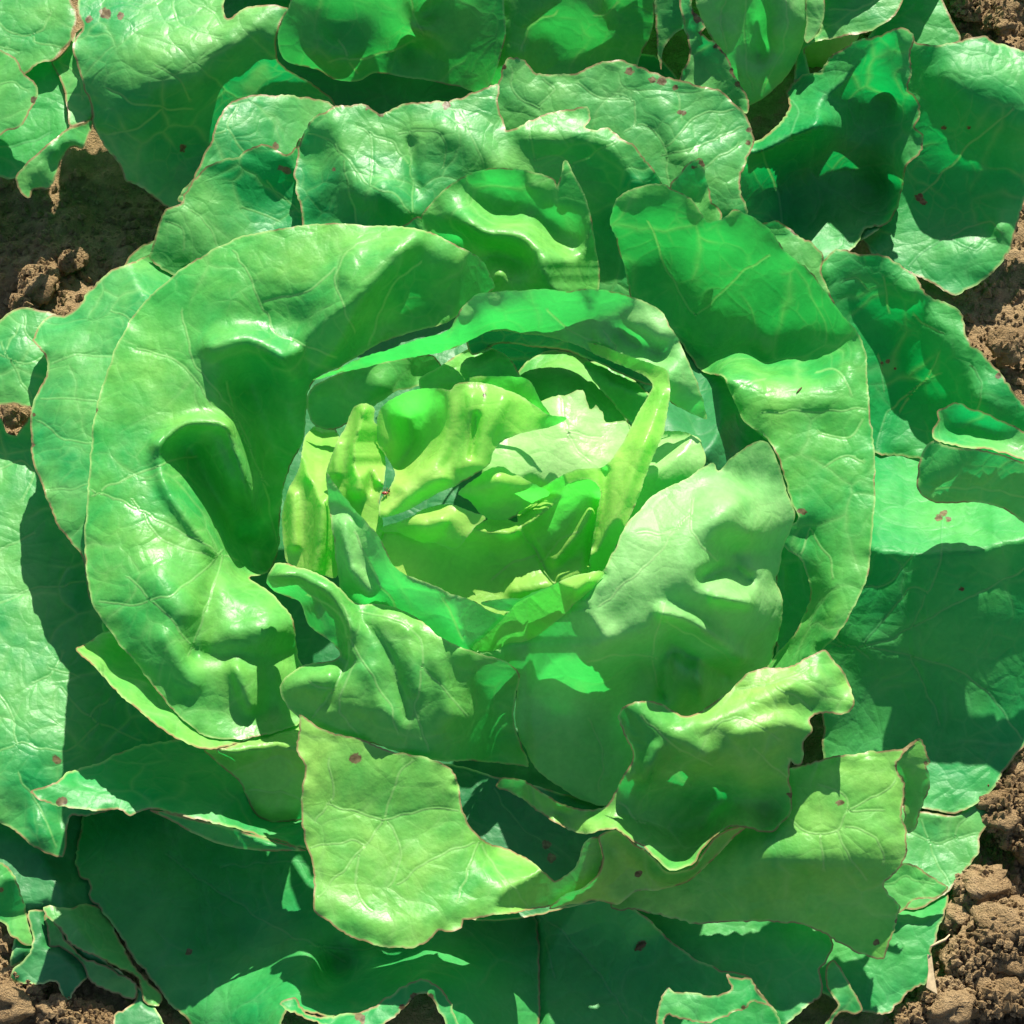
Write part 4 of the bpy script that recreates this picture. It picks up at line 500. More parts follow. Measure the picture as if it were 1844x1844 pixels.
leaf(LET, 'deep', [
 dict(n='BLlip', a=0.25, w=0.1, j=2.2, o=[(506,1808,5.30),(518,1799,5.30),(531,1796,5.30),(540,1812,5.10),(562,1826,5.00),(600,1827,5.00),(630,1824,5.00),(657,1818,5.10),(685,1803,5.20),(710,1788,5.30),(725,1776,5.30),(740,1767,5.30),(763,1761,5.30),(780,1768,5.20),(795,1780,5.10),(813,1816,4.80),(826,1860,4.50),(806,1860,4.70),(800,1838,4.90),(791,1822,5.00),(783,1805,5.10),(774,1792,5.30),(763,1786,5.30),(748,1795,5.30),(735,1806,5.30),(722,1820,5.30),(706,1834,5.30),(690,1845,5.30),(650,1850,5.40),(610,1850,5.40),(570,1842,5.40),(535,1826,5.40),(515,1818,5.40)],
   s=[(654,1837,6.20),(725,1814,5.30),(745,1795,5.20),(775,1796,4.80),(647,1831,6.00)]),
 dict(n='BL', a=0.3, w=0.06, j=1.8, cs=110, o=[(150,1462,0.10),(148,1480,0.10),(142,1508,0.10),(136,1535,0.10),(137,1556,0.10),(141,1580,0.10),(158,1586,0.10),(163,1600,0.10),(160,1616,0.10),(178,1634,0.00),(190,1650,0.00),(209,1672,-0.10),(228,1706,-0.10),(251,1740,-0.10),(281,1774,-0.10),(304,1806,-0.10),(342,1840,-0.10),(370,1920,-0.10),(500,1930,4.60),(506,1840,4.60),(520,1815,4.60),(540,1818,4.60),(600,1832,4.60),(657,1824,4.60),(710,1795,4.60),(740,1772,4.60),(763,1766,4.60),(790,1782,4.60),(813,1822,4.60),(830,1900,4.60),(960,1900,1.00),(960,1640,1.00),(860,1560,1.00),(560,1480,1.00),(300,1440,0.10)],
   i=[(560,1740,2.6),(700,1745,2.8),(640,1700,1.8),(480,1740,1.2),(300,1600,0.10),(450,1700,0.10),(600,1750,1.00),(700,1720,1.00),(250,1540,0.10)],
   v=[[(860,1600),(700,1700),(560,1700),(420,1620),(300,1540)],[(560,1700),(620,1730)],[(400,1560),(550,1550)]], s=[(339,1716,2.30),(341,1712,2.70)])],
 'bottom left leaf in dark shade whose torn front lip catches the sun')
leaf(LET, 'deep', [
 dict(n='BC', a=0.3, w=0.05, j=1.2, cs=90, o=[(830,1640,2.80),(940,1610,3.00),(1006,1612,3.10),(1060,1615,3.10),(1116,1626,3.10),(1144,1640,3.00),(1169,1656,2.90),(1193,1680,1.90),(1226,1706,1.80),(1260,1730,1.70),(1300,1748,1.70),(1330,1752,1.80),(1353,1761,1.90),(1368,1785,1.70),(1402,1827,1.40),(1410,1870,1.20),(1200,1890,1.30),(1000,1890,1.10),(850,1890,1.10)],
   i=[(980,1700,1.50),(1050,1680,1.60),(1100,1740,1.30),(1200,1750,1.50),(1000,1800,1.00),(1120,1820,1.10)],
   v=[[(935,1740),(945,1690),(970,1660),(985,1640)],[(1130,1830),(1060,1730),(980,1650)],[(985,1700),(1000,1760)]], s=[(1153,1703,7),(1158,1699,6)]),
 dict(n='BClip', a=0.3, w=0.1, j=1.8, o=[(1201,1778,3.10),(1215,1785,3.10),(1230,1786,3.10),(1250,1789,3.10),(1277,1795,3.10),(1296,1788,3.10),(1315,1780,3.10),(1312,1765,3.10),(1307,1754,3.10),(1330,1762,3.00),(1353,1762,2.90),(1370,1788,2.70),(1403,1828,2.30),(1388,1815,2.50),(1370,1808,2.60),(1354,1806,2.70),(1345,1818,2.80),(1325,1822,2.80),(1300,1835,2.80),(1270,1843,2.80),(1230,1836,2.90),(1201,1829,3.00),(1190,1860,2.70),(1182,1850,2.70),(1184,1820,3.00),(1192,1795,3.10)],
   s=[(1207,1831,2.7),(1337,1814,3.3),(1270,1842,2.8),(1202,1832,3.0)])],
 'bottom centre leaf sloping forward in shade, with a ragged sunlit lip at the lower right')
leaf(LET, 'out', [dict(n='BRl', a=0.5, w=0.08, j=1.6, o=[(1580,1580,1.90),(1600,1566,2.00),(1634,1554,2.10),(1655,1562,2.00),(1670,1572,2.00),(1690,1586,1.90),(1707,1597,1.80),(1695,1612,1.70),(1680,1619,1.70),(1655,1619,1.60),(1640,1624,1.60),(1622,1640,1.50),(1600,1650,1.40),(1570,1620,1.50)], v=[[(1580,1600),(1630,1580),(1680,1590)]])],
 'small pale leaf lobe in the sun at the lower right')
leaf(LET, 'out', [dict(n='BRd', a=0.4, w=0.06, j=1.2, o=[(1600,1450,0.50),(1660,1462,0.70),(1706,1468,0.70),(1730,1462,0.70),(1751,1449,0.70),(1770,1440,0.60),(1787,1432,0.60),(1788,1450,0.50),(1782,1468,0.40),(1775,1490,0.40),(1766,1506,0.40),(1763,1535,0.40),(1752,1552,0.40),(1740,1566,0.40),(1720,1590,0.40),(1700,1610,0.40),(1640,1640,0.40),(1580,1600,0.40)],
   i=[(1700,1520,0.40),(1740,1490,0.50)], v=[[(1640,1500),(1670,1520),(1690,1560),(1710,1590)],[(1670,1520),(1660,1480)],[(1670,1520),(1720,1510),(1760,1500)],[(1720,1510),(1730,1480),(1770,1450)]])],
 'flat blue-green leaf against the soil at the right, half shaded')
leaf(LET, 'deep', [dict(n='BRb', a=0.5, w=0.06, j=2.0, o=[(1100,1640,1.20),(1300,1640,1.40),(1480,1660,1.60),(1500,1700,1.70),(1492,1720,1.70),(1486,1733,1.70),(1478,1745,1.70),(1482,1760,1.60),(1480,1775,1.60),(1478,1790,1.50),(1464,1805,1.40),(1448,1820,1.40),(1432,1830,1.30),(1417,1842,1.30),(1400,1890,1.10),(1300,1880,1.00),(1150,1800,1.00)])],
 'dark shaded leaf with a lobed edge under the bottom right corner of the head')
leaf(LET, 'out', [dict(n='BRs', a=0.2, w=0.05, j=1.0, o=[(1470,1880,1.9),(1482,1850,1.9),(1500,1825,1.9),(1510,1810,1.8),(1490,1780,1.8),(1486,1740,1.9),(1500,1728,2.0),(1514,1742,2.0),(1526,1765,1.9),(1540,1790,1.9),(1554,1820,1.8),(1540,1826,1.7),(1515,1822,1.6),(1500,1838,1.6),(1490,1880,1.5)])],
 'narrow pale sliver of leaf between two dark lobes at the bottom right')
leaf(LET, 'deep', [dict(n='BRa', a=0.5, w=0.08, j=2.2, o=[(1400,1640,0.60),(1560,1640,0.90),(1618,1634,1.00),(1650,1622,1.10),(1680,1622,1.10),(1706,1602,1.10),(1708,1622,1.00),(1700,1645,0.90),(1691,1664,0.80),(1686,1690,0.70),(1675,1713,0.70),(1676,1745,0.60),(1668,1770,0.50),(1649,1778,0.50),(1635,1792,0.40),(1619,1805,0.30),(1604,1818,0.30),(1588,1826,0.30),(1554,1822,0.30),(1500,1800,0.30),(1440,1740,0.30)])],
 'dark broad leaf lying on the soil at the lower right corner')
leaf(LET, 'out', [
 dict(n='BLf', a=0.3, w=0.08, j=2.0, o=[(78,1634,1.20),(90,1631,1.20),(120,1633,1.10),(155,1630,1.00),(190,1640,0.90),(240,1740,0.60),(290,1790,0.40),(285,1810,0.30),(262,1805,0.40),(246,1762,0.70),(232,1754,0.80),(200,1738,0.90),(180,1728,0.90),(160,1718,1.00),(140,1712,1.00),(128,1702,1.10),(118,1690,1.10),(108,1672,1.10),(98,1660,1.20),(86,1648,1.20)], i=[(150,1680,1.20),(200,1710,1.00)], s=[(145,1712,2.1)]),
 dict(n='BLg', a=0.25, w=0.08, j=1.8, o=[(84,1642,0.80),(100,1664,0.70),(126,1704,0.60),(150,1722,0.50),(190,1740,0.40),(243,1766,0.30),(249,1780,0.20),(243,1800,0.20),(220,1795,0.20),(166,1770,0.20),(155,1745,0.20),(140,1725,0.20),(112,1708,0.30),(88,1706,0.40),(84,1680,0.60)])],
 'small ragged leaf with curled brown margin low at the left')
leaf(LET, 'shadedark', [dict(n='BLh', a=0.2, w=0.1, j=2.0, o=[(50,1640,0.80),(90,1640,0.80),(180,1720,0.60),(270,1800,0.40),(300,1880,0.30),(210,1880,0.30),(205,1828,0.40),(235,1812,0.40),(246,1790,0.40),(160,1760,0.30),(120,1800,0.20),(100,1770,0.30),(60,1775,0.30),(20,1765,0.40),(25,1745,0.50),(50,1720,0.60),(58,1690,0.70)])],
 'dark low leaf hanging over the soil at the bottom left corner')
leaf(LET, 'out', [dict(n='LLlow', a=0.3, w=0.08, j=1.8, o=[(-80,1530,3.2),(-20,1548,3.2),(0,1552,3.1),(18,1565,3.0),(30,1590,2.8),(40,1620,2.6),(52,1660,2.3),(62,1690,2.0),(60,1704,1.9),(48,1703,1.9),(30,1692,2.0),(18,1686,2.1),(12,1668,2.3),(0,1658,2.4),(-80,1640,2.6)], s=[(2,1603,2.8)])],
 'lit leaf tip reaching in from the lower left edge of the picture')
leaf(LET, 'out', [dict(n='D', a=0.3, w=0.06, j=1.4, o=[(215,500,2.6),(228,472,2.8),(250,446,3.0),(275,434,3.0),(300,430,2.9),(320,520,2.0),(240,560,2.0)])], 'tiny pale leaf lobe peeping out at the upper left of the head')
leaf(LET, 'shadedark', [dict(n='LB', a=0.5, w=0.06, j=1.4, o=[(-80,1420,1.4),(60,1440,1.4),(200,1440,1.2),(230,1560,1.0),(230,1660,0.9),(100,1660,0.9),(60,1720,0.8),(20,1740,0.8),(30,1650,0.9),(0,1560,1.0),(-80,1560,1.0)])], 'dark leaf lying low behind the left tongue-shaped leaf')
leaf(LET, 'shadedark', [dict(n='core', a=0.5, w=0.0, j=1.0, lam=5, o=[(350,560,3.2),(620,380,4.0),(900,340,4.6),(1200,380,4.6),(1430,560,4.0),(1520,850,3.0),(1460,1200,1.8),(1300,1500,1.2),(1000,1640,1.0),(600,1560,1.0),(380,1400,1.2),(300,1150,1.6),(280,850,2.4)],
   i=[(900,900,5.0),(900,1150,3.6),(700,1000,3.8),(1150,1000,3.8),(850,1450,1.6)])], 'lowest leaf at the base of the head, coloured dark to shade the gaps')  # fills the gaps from below with shade put into its colour
# ------------------------------------------------------------------ the neighbours in the row behind
NC = thing('lettuce', 'shaded lettuce head behind, its smooth inner leaves at the top centre', 'lettuce', tuple(unproject(np.array([750.]), np.array([-60.]), np.array([0.]))[0]), 'lettuces growing in the field rows')
NR = thing('lettuce', 'lettuce at the top right with folded grey-green cup leaf and big dark leaves', 'lettuce', tuple(unproject(np.array([1480.]), np.array([60.]), np.array([0.]))[0]), 'lettuces growing in the field rows')
NL = thing('lettuce', 'lettuce cut off by the top left corner, with pale veined leaves', 'lettuce', tuple(unproject(np.array([-40.]), np.array([100.]), np.array([0.]))[0]), 'lettuces growing in the field rows')
leaf(NR, 'out', [dict(n='N3a', a=0.4, w=0.1, j=1.6, o=[(1215,-80,8.2),(1240,-80,8.6),(1246,-20,8.2),(1247,2,8.0),(1250,20,7.9),(1265,34,7.7),(1270,49,7.5),(1262,59,7.4),(1284,73,7.2),(1300,88,7.1),(1311,103,6.9),(1316,120,6.7),(1322,137,6.5),(1333,154,6.3),(1345,171,6.1),(1352,190,5.9),(1345,206,5.7),(1330,196,5.6),(1300,180,5.6),(1228,155,5.6),(1228,133,5.9),(1238,112,6.2),(1243,95,6.5),(1240,70,6.8),(1231,48,7.1),(1222,0,7.6)],
   i=[(1265,100,6.4),(1290,140,6.0),(1248,60,6.9)], s=[(1252,20,6),(1256,35,5),(1293,82,4),(1300,90,4),(1322,135,4),(1318,128,4),(1330,150,4),(1262,60,3)]),
 dict(n='N3a2', a=0.3, w=0.05, j=1.0, o=[(1172,-80,8.0),(1178,0,6.8),(1182,60,5.9),(1184,100,5.2),(1190,126,4.8),(1193,100,5.2),(1198,82,5.6),(1215,62,6.0),(1233,48,6.4),(1226,0,7.2),(1218,-80,8.4)])],
 'narrow standing leaf with brown bitten margin')
leaf(NR, 'face', [dict(n='N3c', a=0.15, w=0.05, j=0.7, o=[(1452,-80,7.4),(1478,-80,7.4),(1484,-20,7.2),(1485,20,6.8),(1479,45,6.4),(1468,66,6.0),(1454,78,5.8),(1448,70,5.8),(1452,40,6.2),(1450,0,6.8)])], 'white glossy rolled margin of the cup leaf')
leaf(NR, 'face', [dict(n='N3b', a=0.3, w=0.04, j=0.8, o=[(1245,-80,8.4),(1452,-80,8.2),(1455,0,6.8),(1452,60,5.4),(1440,95,4.4),(1425,125,3.7),(1405,150,3.1),(1385,170,2.8),(1365,184,2.6),(1345,190,2.6),(1330,160,3.4),(1310,110,4.8),(1275,60,6.2),(1255,10,7.4)],
   i=[(1300,20,7.0),(1340,40,6.3),(1360,40,5.7),(1375,60,5.4),(1395,60,6.0),(1420,40,6.5),(1350,110,4.6),(1385,110,4.5),(1365,100,4.1),(1415,100,4.6),(1320,60,6.2),(1365,0,6.9),(1400,0,7.4),(1330,0,7.6)],
   v=[[(1310,-20),(1300,60),(1325,130)],[(1345,-20),(1340,80),(1355,160)],[(1420,-20),(1410,80),(1375,160)]])],
 'grey-green cup-shaped leaf with vertical folds')
leaf(NC, 'mid', [dict(n='N2c', a=0.25, w=0.06, j=0.8, cs=90, o=[(530,-80,10.6),(524,-20,9.2),(519,14,8.4),(506,38,7.9),(501,62,7.3),(502,88,6.6),(510,106,6.1),(526,115,5.9),(545,120,5.7),(565,124,5.6),(580,130,5.4),(600,142,5.1),(615,146,5.0),(636,147,5.0),(653,144,5.0),(672,132,5.2),(710,136,5.0),(745,142,4.8),(780,146,4.7),(820,155,4.5),(870,165,4.4),(896,120,5.6),(910,60,7.0),(905,-20,8.6),(900,-80,10.0)],
   i=[(560,40,7.6),(580,75,7.1),(600,100,6.6),(640,90,6.6),(620,115,6.1),(690,80,6.6),(740,80,5.6),(760,30,7.0),(850,40,7.0),(660,20,7.9),(600,60,6.8),(840,100,5.8),(735,25,8.0),(760,50,7.4),(720,-20,9.6)],
   v=[[(735,-20),(745,20),(760,60)],[(600,110),(660,105),(740,75)],[(610,75),(640,130)]]),
 ], 'smooth green inner leaf standing up, left')
leaf(NC, 'out', [dict(n='N2a', a=0.4, w=0.08, j=1.2, cs=85, o=[(150,-80,6.0),(143,-20,6.4),(140,25,6.6),(150,50,6.6),(137,68,6.5),(130,90,6.4),(138,110,6.2),(144,137,5.9),(152,160,5.5),(163,182,5.1),(167,205,4.7),(167,225,4.3),(180,250,3.9),(190,265,3.7),(205,284,3.4),(215,300,3.2),(225,325,2.8),(245,334,2.6),(262,345,2.4),(280,358,2.1),(299,372,1.8),(330,380,1.6),(420,400,1.2),(560,340,1.0),(620,240,1.6),(600,180,2.8),(560,150,3.8),(520,128,4.6),(502,110,5.4),(498,85,6.4),(499,60,7.0),(512,30,7.3),(521,16,7.5),(505,10,7.5),(480,8,7.5),(455,10,7.4),(435,16,7.3),(410,34,7.1),(402,20,7.0),(398,-80,6.6)],
   i=[(200,0,6.6),(300,20,6.8),(220,80,6.9),(330,70,7.1),(250,130,6.6),(280,150,6.4),(340,110,6.9),(420,80,7.2),(450,60,7.3),(465,78,6.6),(430,110,6.0),(360,150,5.9),(330,190,4.8),(400,170,4.2),(300,230,3.8),(240,220,4.6),(200,200,5.2),(300,300,2.2),(450,200,2.8),(260,280,3.1),(480,140,4.2),(380,260,1.9),(460,40,7.5)],
   v=[[(340,180),(320,140),(280,120)],[(340,195),(250,190),(200,160)],[(400,70),(330,50),(310,10)],[(290,200),(250,230),(190,240)],[(340,0),(380,20),(400,45)]], s=[(329,266,5),(218,30,5),(190,25,10),(160,35,5)])],
 'broad outer leaf, lit along its top and dark where it hangs to the soil')
leaf(NR, 'deep', [dict(n='N3g', a=0.25, w=0.08, j=2.0, o=[(1417,168,6.40),(1425,152,6.50),(1440,139,6.60),(1458,133,6.80),(1478,129,7.00),(1484,118,7.20),(1495,106,7.40),(1520,88,7.80),(1546,72,8.10),(1580,62,8.30),(1607,53,8.40),(1622,46,8.50),(1636,54,8.30),(1646,66,8.00),(1641,84,7.70),(1636,100,7.40),(1643,115,7.10),(1643,130,6.80),(1638,148,6.50),(1634,163,6.20),(1643,172,5.90),(1653,182,5.70),(1656,196,5.50),(1657,209,5.30),(1650,228,5.00),(1663,243,4.80),(1660,258,4.60),(1657,273,4.40),(1645,287,4.10),(1634,300,3.90),(1626,330,2.50),(1622,364,2.00),(1613,384,1.60),(1603,402,1.30),(1592,408,1.10),(1581,410,1.10),(1558,414,1.00),(1548,430,0.80),(1539,444,0.70),(1500,470,0.50),(1440,470,0.70),(1360,440,0.20),(1330,350,2.10),(1352,262,4.80),(1372,251,5.60),(1390,236,5.80),(1406,221,5.90),(1418,205,6.10),(1425,190,6.80)],
   i=[(1460,150,6.40),(1530,100,7.00),(1600,80,7.40),(1480,180,4.80),(1560,160,4.60),(1600,180,4.20),(1450,200,5.50),(1470,225,5.60),(1430,230,5.60),(1480,250,3.90),(1550,260,2.80),(1440,280,3.00),(1400,270,4.20),(1500,340,0.70),(1400,340,1.10),(1580,340,0.70),(1450,400,0.20),(1630,80,7.90),(1625,140,6.60),(1380,290,3.40)],
   v=[[(1430,180),(1435,210),(1425,240)],[(1370,270),(1395,330),(1410,420)]])],
 'large dark green leaf with notched edge, hanging in shade')
leaf(NR, 'shadedark', [dict(n='N3z', a=0.2, w=0.03, j=0.8, o=[(1500,112,7.0),(1560,80,7.8),(1610,70,8.0),(1630,100,7.1),(1628,150,6.1),(1640,200,5.1),(1636,270,4.0),(1600,395,1.6),(1500,450,0.2),(1380,420,0.4),(1350,340,2.6),(1380,260,4.6),(1430,192,5.8),(1460,140,6.3)])], 'added sheet hidden behind the large dark notched leaf, blocks its backlight')  # unseen sheet added to keep sun off the back of the hanging leaf

leaf(NC, 'mid', [dict(n='N2d', a=0.4, w=0.05, j=0.8, o=[(850,165,3.6),(880,90,5.6),(900,20,7.2),(905,-80,9.0),(1185,-80,8.4),(1180,0,6.4),(1172,60,5.0),(1150,110,3.6),(1140,170,2.4),(1000,200,2.2),(880,200,2.6)],
   i=[(965,40,6.8),(975,30,7.0),(950,80,5.8),(1000,100,4.4),(1100,20,5.8),(1080,90,4.0),(1085,25,6.2),(940,90,5.9),(985,60,5.6)], v=[[(940,90),(960,40),(1000,25)],[(1070,28),(1090,28),(1110,5)]])],
 'dark green inner leaf in shade, right')
leaf(NC, 'mid', [dict(n='N2back', a=0.5, w=0.05, j=1.0, o=[(500,-70,8.6),(620,-50,9.6),(760,-40,10.0),(900,-50,9.2),(1060,-50,8.6),(1190,-60,8.0),(1290,-220,5.0),(1200,-420,2.0),(1000,-600,0.8),(700,-640,0.6),(420,-520,0.8),(330,-300,3.0),(400,-140,6.4)], i=[(760,-160,11.60),(800,-300,10.60),(1050,-180,10.00),(550,-180,9.60)])], 'far half of the standing head')
leaf(NR, 'mid', [dict(n='N3back', a=0.5, w=0.05, j=1.0, o=[(1240,-70,8.2),(1350,-60,8.8),(1460,-60,8.2),(1620,-70,7.0),(1760,-160,4.4),(1800,-340,1.6),(1600,-520,0.6),(1400,-520,0.8),(1280,-360,3.0),(1220,-180,7.0)], i=[(1380,-160,9.4),(1450,-300,6.4),(1600,-240,5.4)])], 'far half of the head behind the cup leaf')
leaf(NR, 'out', [dict(n='N3d', a=0.4, w=0.08, j=1.2, o=[(1484,-80,6.2),(1640,-80,6.4),(1634,-30,6.2),(1629,0,6.0),(1622,14,5.9),(1612,27,5.8),(1596,40,5.7),(1580,50,5.6),(1560,57,5.5),(1540,61,5.4),(1515,66,5.3),(1490,71,5.2),(1470,76,5.2),(1450,90,4.8),(1460,140,4.0),(1430,160,3.4),(1440,80,4.6),(1474,60,5.2),(1482,20,5.6)],
   v=[[(1500,20),(1550,15),(1600,-20)]])], 'pale sunlit leaf at the top right')
leaf(NR, 'deep', [
 dict(n='N3h', a=0.35, w=0.08, j=1.3, o=[(1600,90,5.80),(1630,64,6.20),(1653,76,6.30),(1680,80,6.40),(1694,80,6.40),(1715,75,6.50),(1732,72,6.50),(1755,67,6.50),(1774,64,6.50),(1783,70,6.40),(1789,76,6.40),(1815,80,6.30),(1844,90,6.20),(1920,120,5.80),(1940,300,2.20),(1860,340,1.60),(1843,360,1.40),(1838,380,1.20),(1828,418,0.80),(1822,440,0.60),(1814,458,0.40),(1803,474,0.30),(1789,490,0.20),(1772,504,0.10),(1755,516,0.00),(1738,524,0.00),(1721,531,0.00),(1700,522,0.00),(1660,500,0.00),(1590,480,0.00),(1540,400,0.20),(1570,250,3.20)],
   i=[(1700,130,6.10),(1740,158,6.00),(1790,160,6.00),(1840,140,6.10),(1700,200,4.40),(1660,150,5.00),(1760,220,4.50),(1840,220,4.90),(1700,300,1.60),(1780,300,1.90),(1680,400,0.50),(1760,400,0.70),(1790,420,0.90),(1800,415,1.30),(1750,440,0.80),(1680,110,5.90)],
   v=[[(1640,480),(1700,430),(1780,400),(1805,415)],[(1700,430),(1760,450),(1790,430)],[(1660,350),(1760,250),(1820,200)]], s=[(1655,355,6),(1665,365,4),(1700,230,3),(1745,230,3)])],
 'wide right-hand leaf with a sunlit top lobe above a dark hanging half')
leaf(NR, 'deep', [dict(n='N3e', a=0.4, w=0.04, j=0.8, o=[(1625,-80,3.6),(1680,-80,3.6),(1690,-20,3.4),(1713,34,3.2),(1724,52,3.1),(1730,72,3.0),(1694,100,2.6),(1600,140,2.2),(1560,80,2.6),(1600,20,3.2)])], 'smooth dark leaf beside the light soil')
leaf(NL, 'out', [dict(n='N1b', a=0.4, w=0.08, j=1.4, o=[(-90,80,6.4),(-20,86,6.5),(0,91,6.5),(18,96,6.5),(32,108,6.5),(42,129,6.4),(56,142,6.3),(68,158,6.2),(66,182,6.0),(58,196,5.9),(49,213,5.8),(42,224,5.7),(32,230,5.6),(15,236,5.5),(0,243,5.4),(-90,270,5.0)], v=[[(-20,160),(20,150),(50,160)]], s=[(62,180,5)])], 'nearest pale lobed leaf')
leaf(NL, 'out', [dict(n='N1a', a=0.45, w=0.08, j=1.4, o=[(-90,-80,5.8),(120,-80,5.8),(124,-20,5.8),(130,8,5.8),(136,22,5.8),(138,40,5.7),(133,55,5.7),(129,70,5.6),(120,82,5.5),(108,96,5.4),(97,106,5.3),(78,112,5.2),(60,121,5.0),(40,140,4.8),(-90,180,4.6)],
   v=[[(0,40),(20,60),(60,62),(80,50),(90,20)],[(60,62),(62,75),(110,85)],[(0,80),(30,95)]])], 'pale veined leaf in full sun')
leaf(NL, 'out', [dict(n='N1e', a=0.4, w=0.08, j=1.0, o=[(166,216,5.40),(150,222,5.40),(125,230,5.40),(100,248,5.30),(76,268,5.20),(50,290,5.10),(36,306,5.00),(28,322,4.80),(34,342,4.50),(45,356,4.20),(55,356,4.10),(57,345,4.20),(72,341,4.20),(87,342,4.10),(96,328,4.20),(103,311,4.30),(110,290,4.30),(122,270,4.30),(134,264,4.30),(148,268,4.20),(158,252,4.50),(165,234,4.90)],
   i=[(100,270,5.30),(120,250,5.30),(70,300,5.00),(90,300,4.70),(60,330,4.50),(140,245,5.10)])], 'narrow leaf margin rolled over, above dark soil')
leaf(NL, 'out', [dict(n='N1d', a=0.3, w=0.06, j=1.2, o=[(85,100,4.40),(99,106,4.50),(120,85,4.70),(136,60,4.70),(150,50,4.60),(160,100,4.70),(156,140,4.70),(162,175,4.60),(166,200,4.50),(164,216,4.40),(150,220,4.30),(126,226,4.30),(121,190,4.40),(110,144,4.40)], v=[[(110,110),(140,140),(150,180)]])], 'narrow lit strip of leaf between two plants')
leaf(NL, 'deep', [dict(n='N1c', a=0.5, w=0.06, j=1.6, o=[(-90,120,4.60),(40,90,4.60),(97,104,4.40),(108,130,4.20),(113,150,4.10),(122,190,4.00),(126,226,3.90),(120,240,3.80),(100,260,3.60),(76,280,3.40),(50,300,3.30),(34,320,3.10),(15,322,3.00),(0,316,3.00),(-90,320,3.00)], v=[[(-20,270),(30,262),(90,240)]])], 'shaded lower leaf')
leaf(NC, 'shadedark', [dict(n='N2e', a=0.4, w=0.05, j=1, o=[(380,-80,2.80),(560,-80,2.80),(560,60,2.20),(760,120,1.80),(1180,100,1.80),(1240,200,0.60),(900,320,0.20),(600,340,0.20),(380,200,0.80)])], 'added sheet hidden behind the large dark notched leaf, blocks its backlight')  # shade under the standing head is put into this leaf's colour
# ------------------------------------------------------------------ soil
def soil_material(name, shift):
    m = new_mat(name); P = N(m, 'ShaderNodeNewGeometry').outputs['Position']
    a = noise(m, P, 22 + shift, 6, 0.65).outputs[0]; b = noise(m, P, 260, 5, 0.7).outputs[0]; c = noise(m, P, 900, 3, 0.7).outputs[0]
    col = ramp(m, a, [(0.3, (0.30, 0.20, 0.10)), (0.5, (0.40, 0.28, 0.15)), (0.72, (0.50, 0.37, 0.21))])
    col = mixc(m, 0.7, col, ramp(m, b, [(0.3, (0.72, 0.68, 0.62)), (0.7, (1.22, 1.2, 1.15))]), 'MULTIPLY')
    h = mth(m, 'ADD', mth(m, 'MULTIPLY', b, 1.0), mth(m, 'MULTIPLY', c, 0.45))
    bp = N(m, 'ShaderNodeBump'); bp.inputs['Strength'].default_value = 1.0; bp.inputs['Distance'].default_value = 0.006; Lk(m, h, bp.inputs['Height'])
    pb = N(m, 'ShaderNodeBsdfPrincipled'); Lk(m, col, pb.inputs['Base Color']); Lk(m, bp.outputs[0], pb.inputs['Normal']); pb.inputs['Roughness'].default_value = 0.95; pb.inputs['Specular IOR Level'].default_value = 0.1
    o = N(m, 'ShaderNodeOutputMaterial'); Lk(m, pb.outputs[0], o.inputs[0]); return m
M_SOIL = soil_material('dry_soil', 0); M_CLOD = soil_material('clod_soil', 6)
def fbm(x, y, s):
    r = 0; a = 1.0; f = 1.0
    for k in range(5): r = r + a * vnoise(x * f, y * f, s + k); a *= 0.55; f *= 2.05
    return r
def grid_sheet(xs, ys, zf, name, mat):
    gx, gy = np.meshgrid(xs, ys); gz = zf(gx, gy); nx = len(xs); ny = len(ys)
    v = np.stack([gx.ravel(), gy.ravel(), gz.ravel()], 1)
    i = np.arange(nx * ny).reshape(ny, nx); f = np.stack([i[:-1, :-1].ravel(), i[:-1, 1:].ravel(), i[1:, 1:].ravel(), i[1:, :-1].ravel()], 1)
    me = bpy.data.meshes.new(name); me.from_pydata(v.tolist(), [], f.tolist()); me.polygons.foreach_set('use_smooth', [True] * len(f)); me.materials.append(mat); me.update()
    o = bpy.data.objects.new(name, me); COL.objects.link(o); return o
def axis(lo, hi, step, far):
    core = np.arange(lo, hi, step); out = [hi + step]; s = step
    while out[-1] < far: s *= 1.35; out.append(out[-1] + s)
    left = [lo - step]; s = step
    while left[-1] > -far: s *= 1.35; left.append(left[-1] - s)
    return np.concatenate([np.array(left[::-1]), core, np.array(out)])
def soil_z(x, y):
    z = 0.012 * fbm(x * 22, y * 22, 70) + 0.004 * np.abs(fbm(x * 110, y * 110, 90))
    # a hairline crack runs down the bare strip at the right
    cx = 0.2145 + 0.006 * vnoise(y * 60, y * 0 + 3.0, 5) + 0.02 * vnoise(y * 14, y * 0 + 1.0, 6)
    return z - 0.014
soil = grid_sheet(axis(-0.34, 0.34, 0.0026, 60), axis(-0.36, 0.46, 0.0026, 60), soil_z, 'soil', M_SOIL)
soil['kind'] = 'structure'; soil['label'] = 'dry brown crumbly soil of the field'

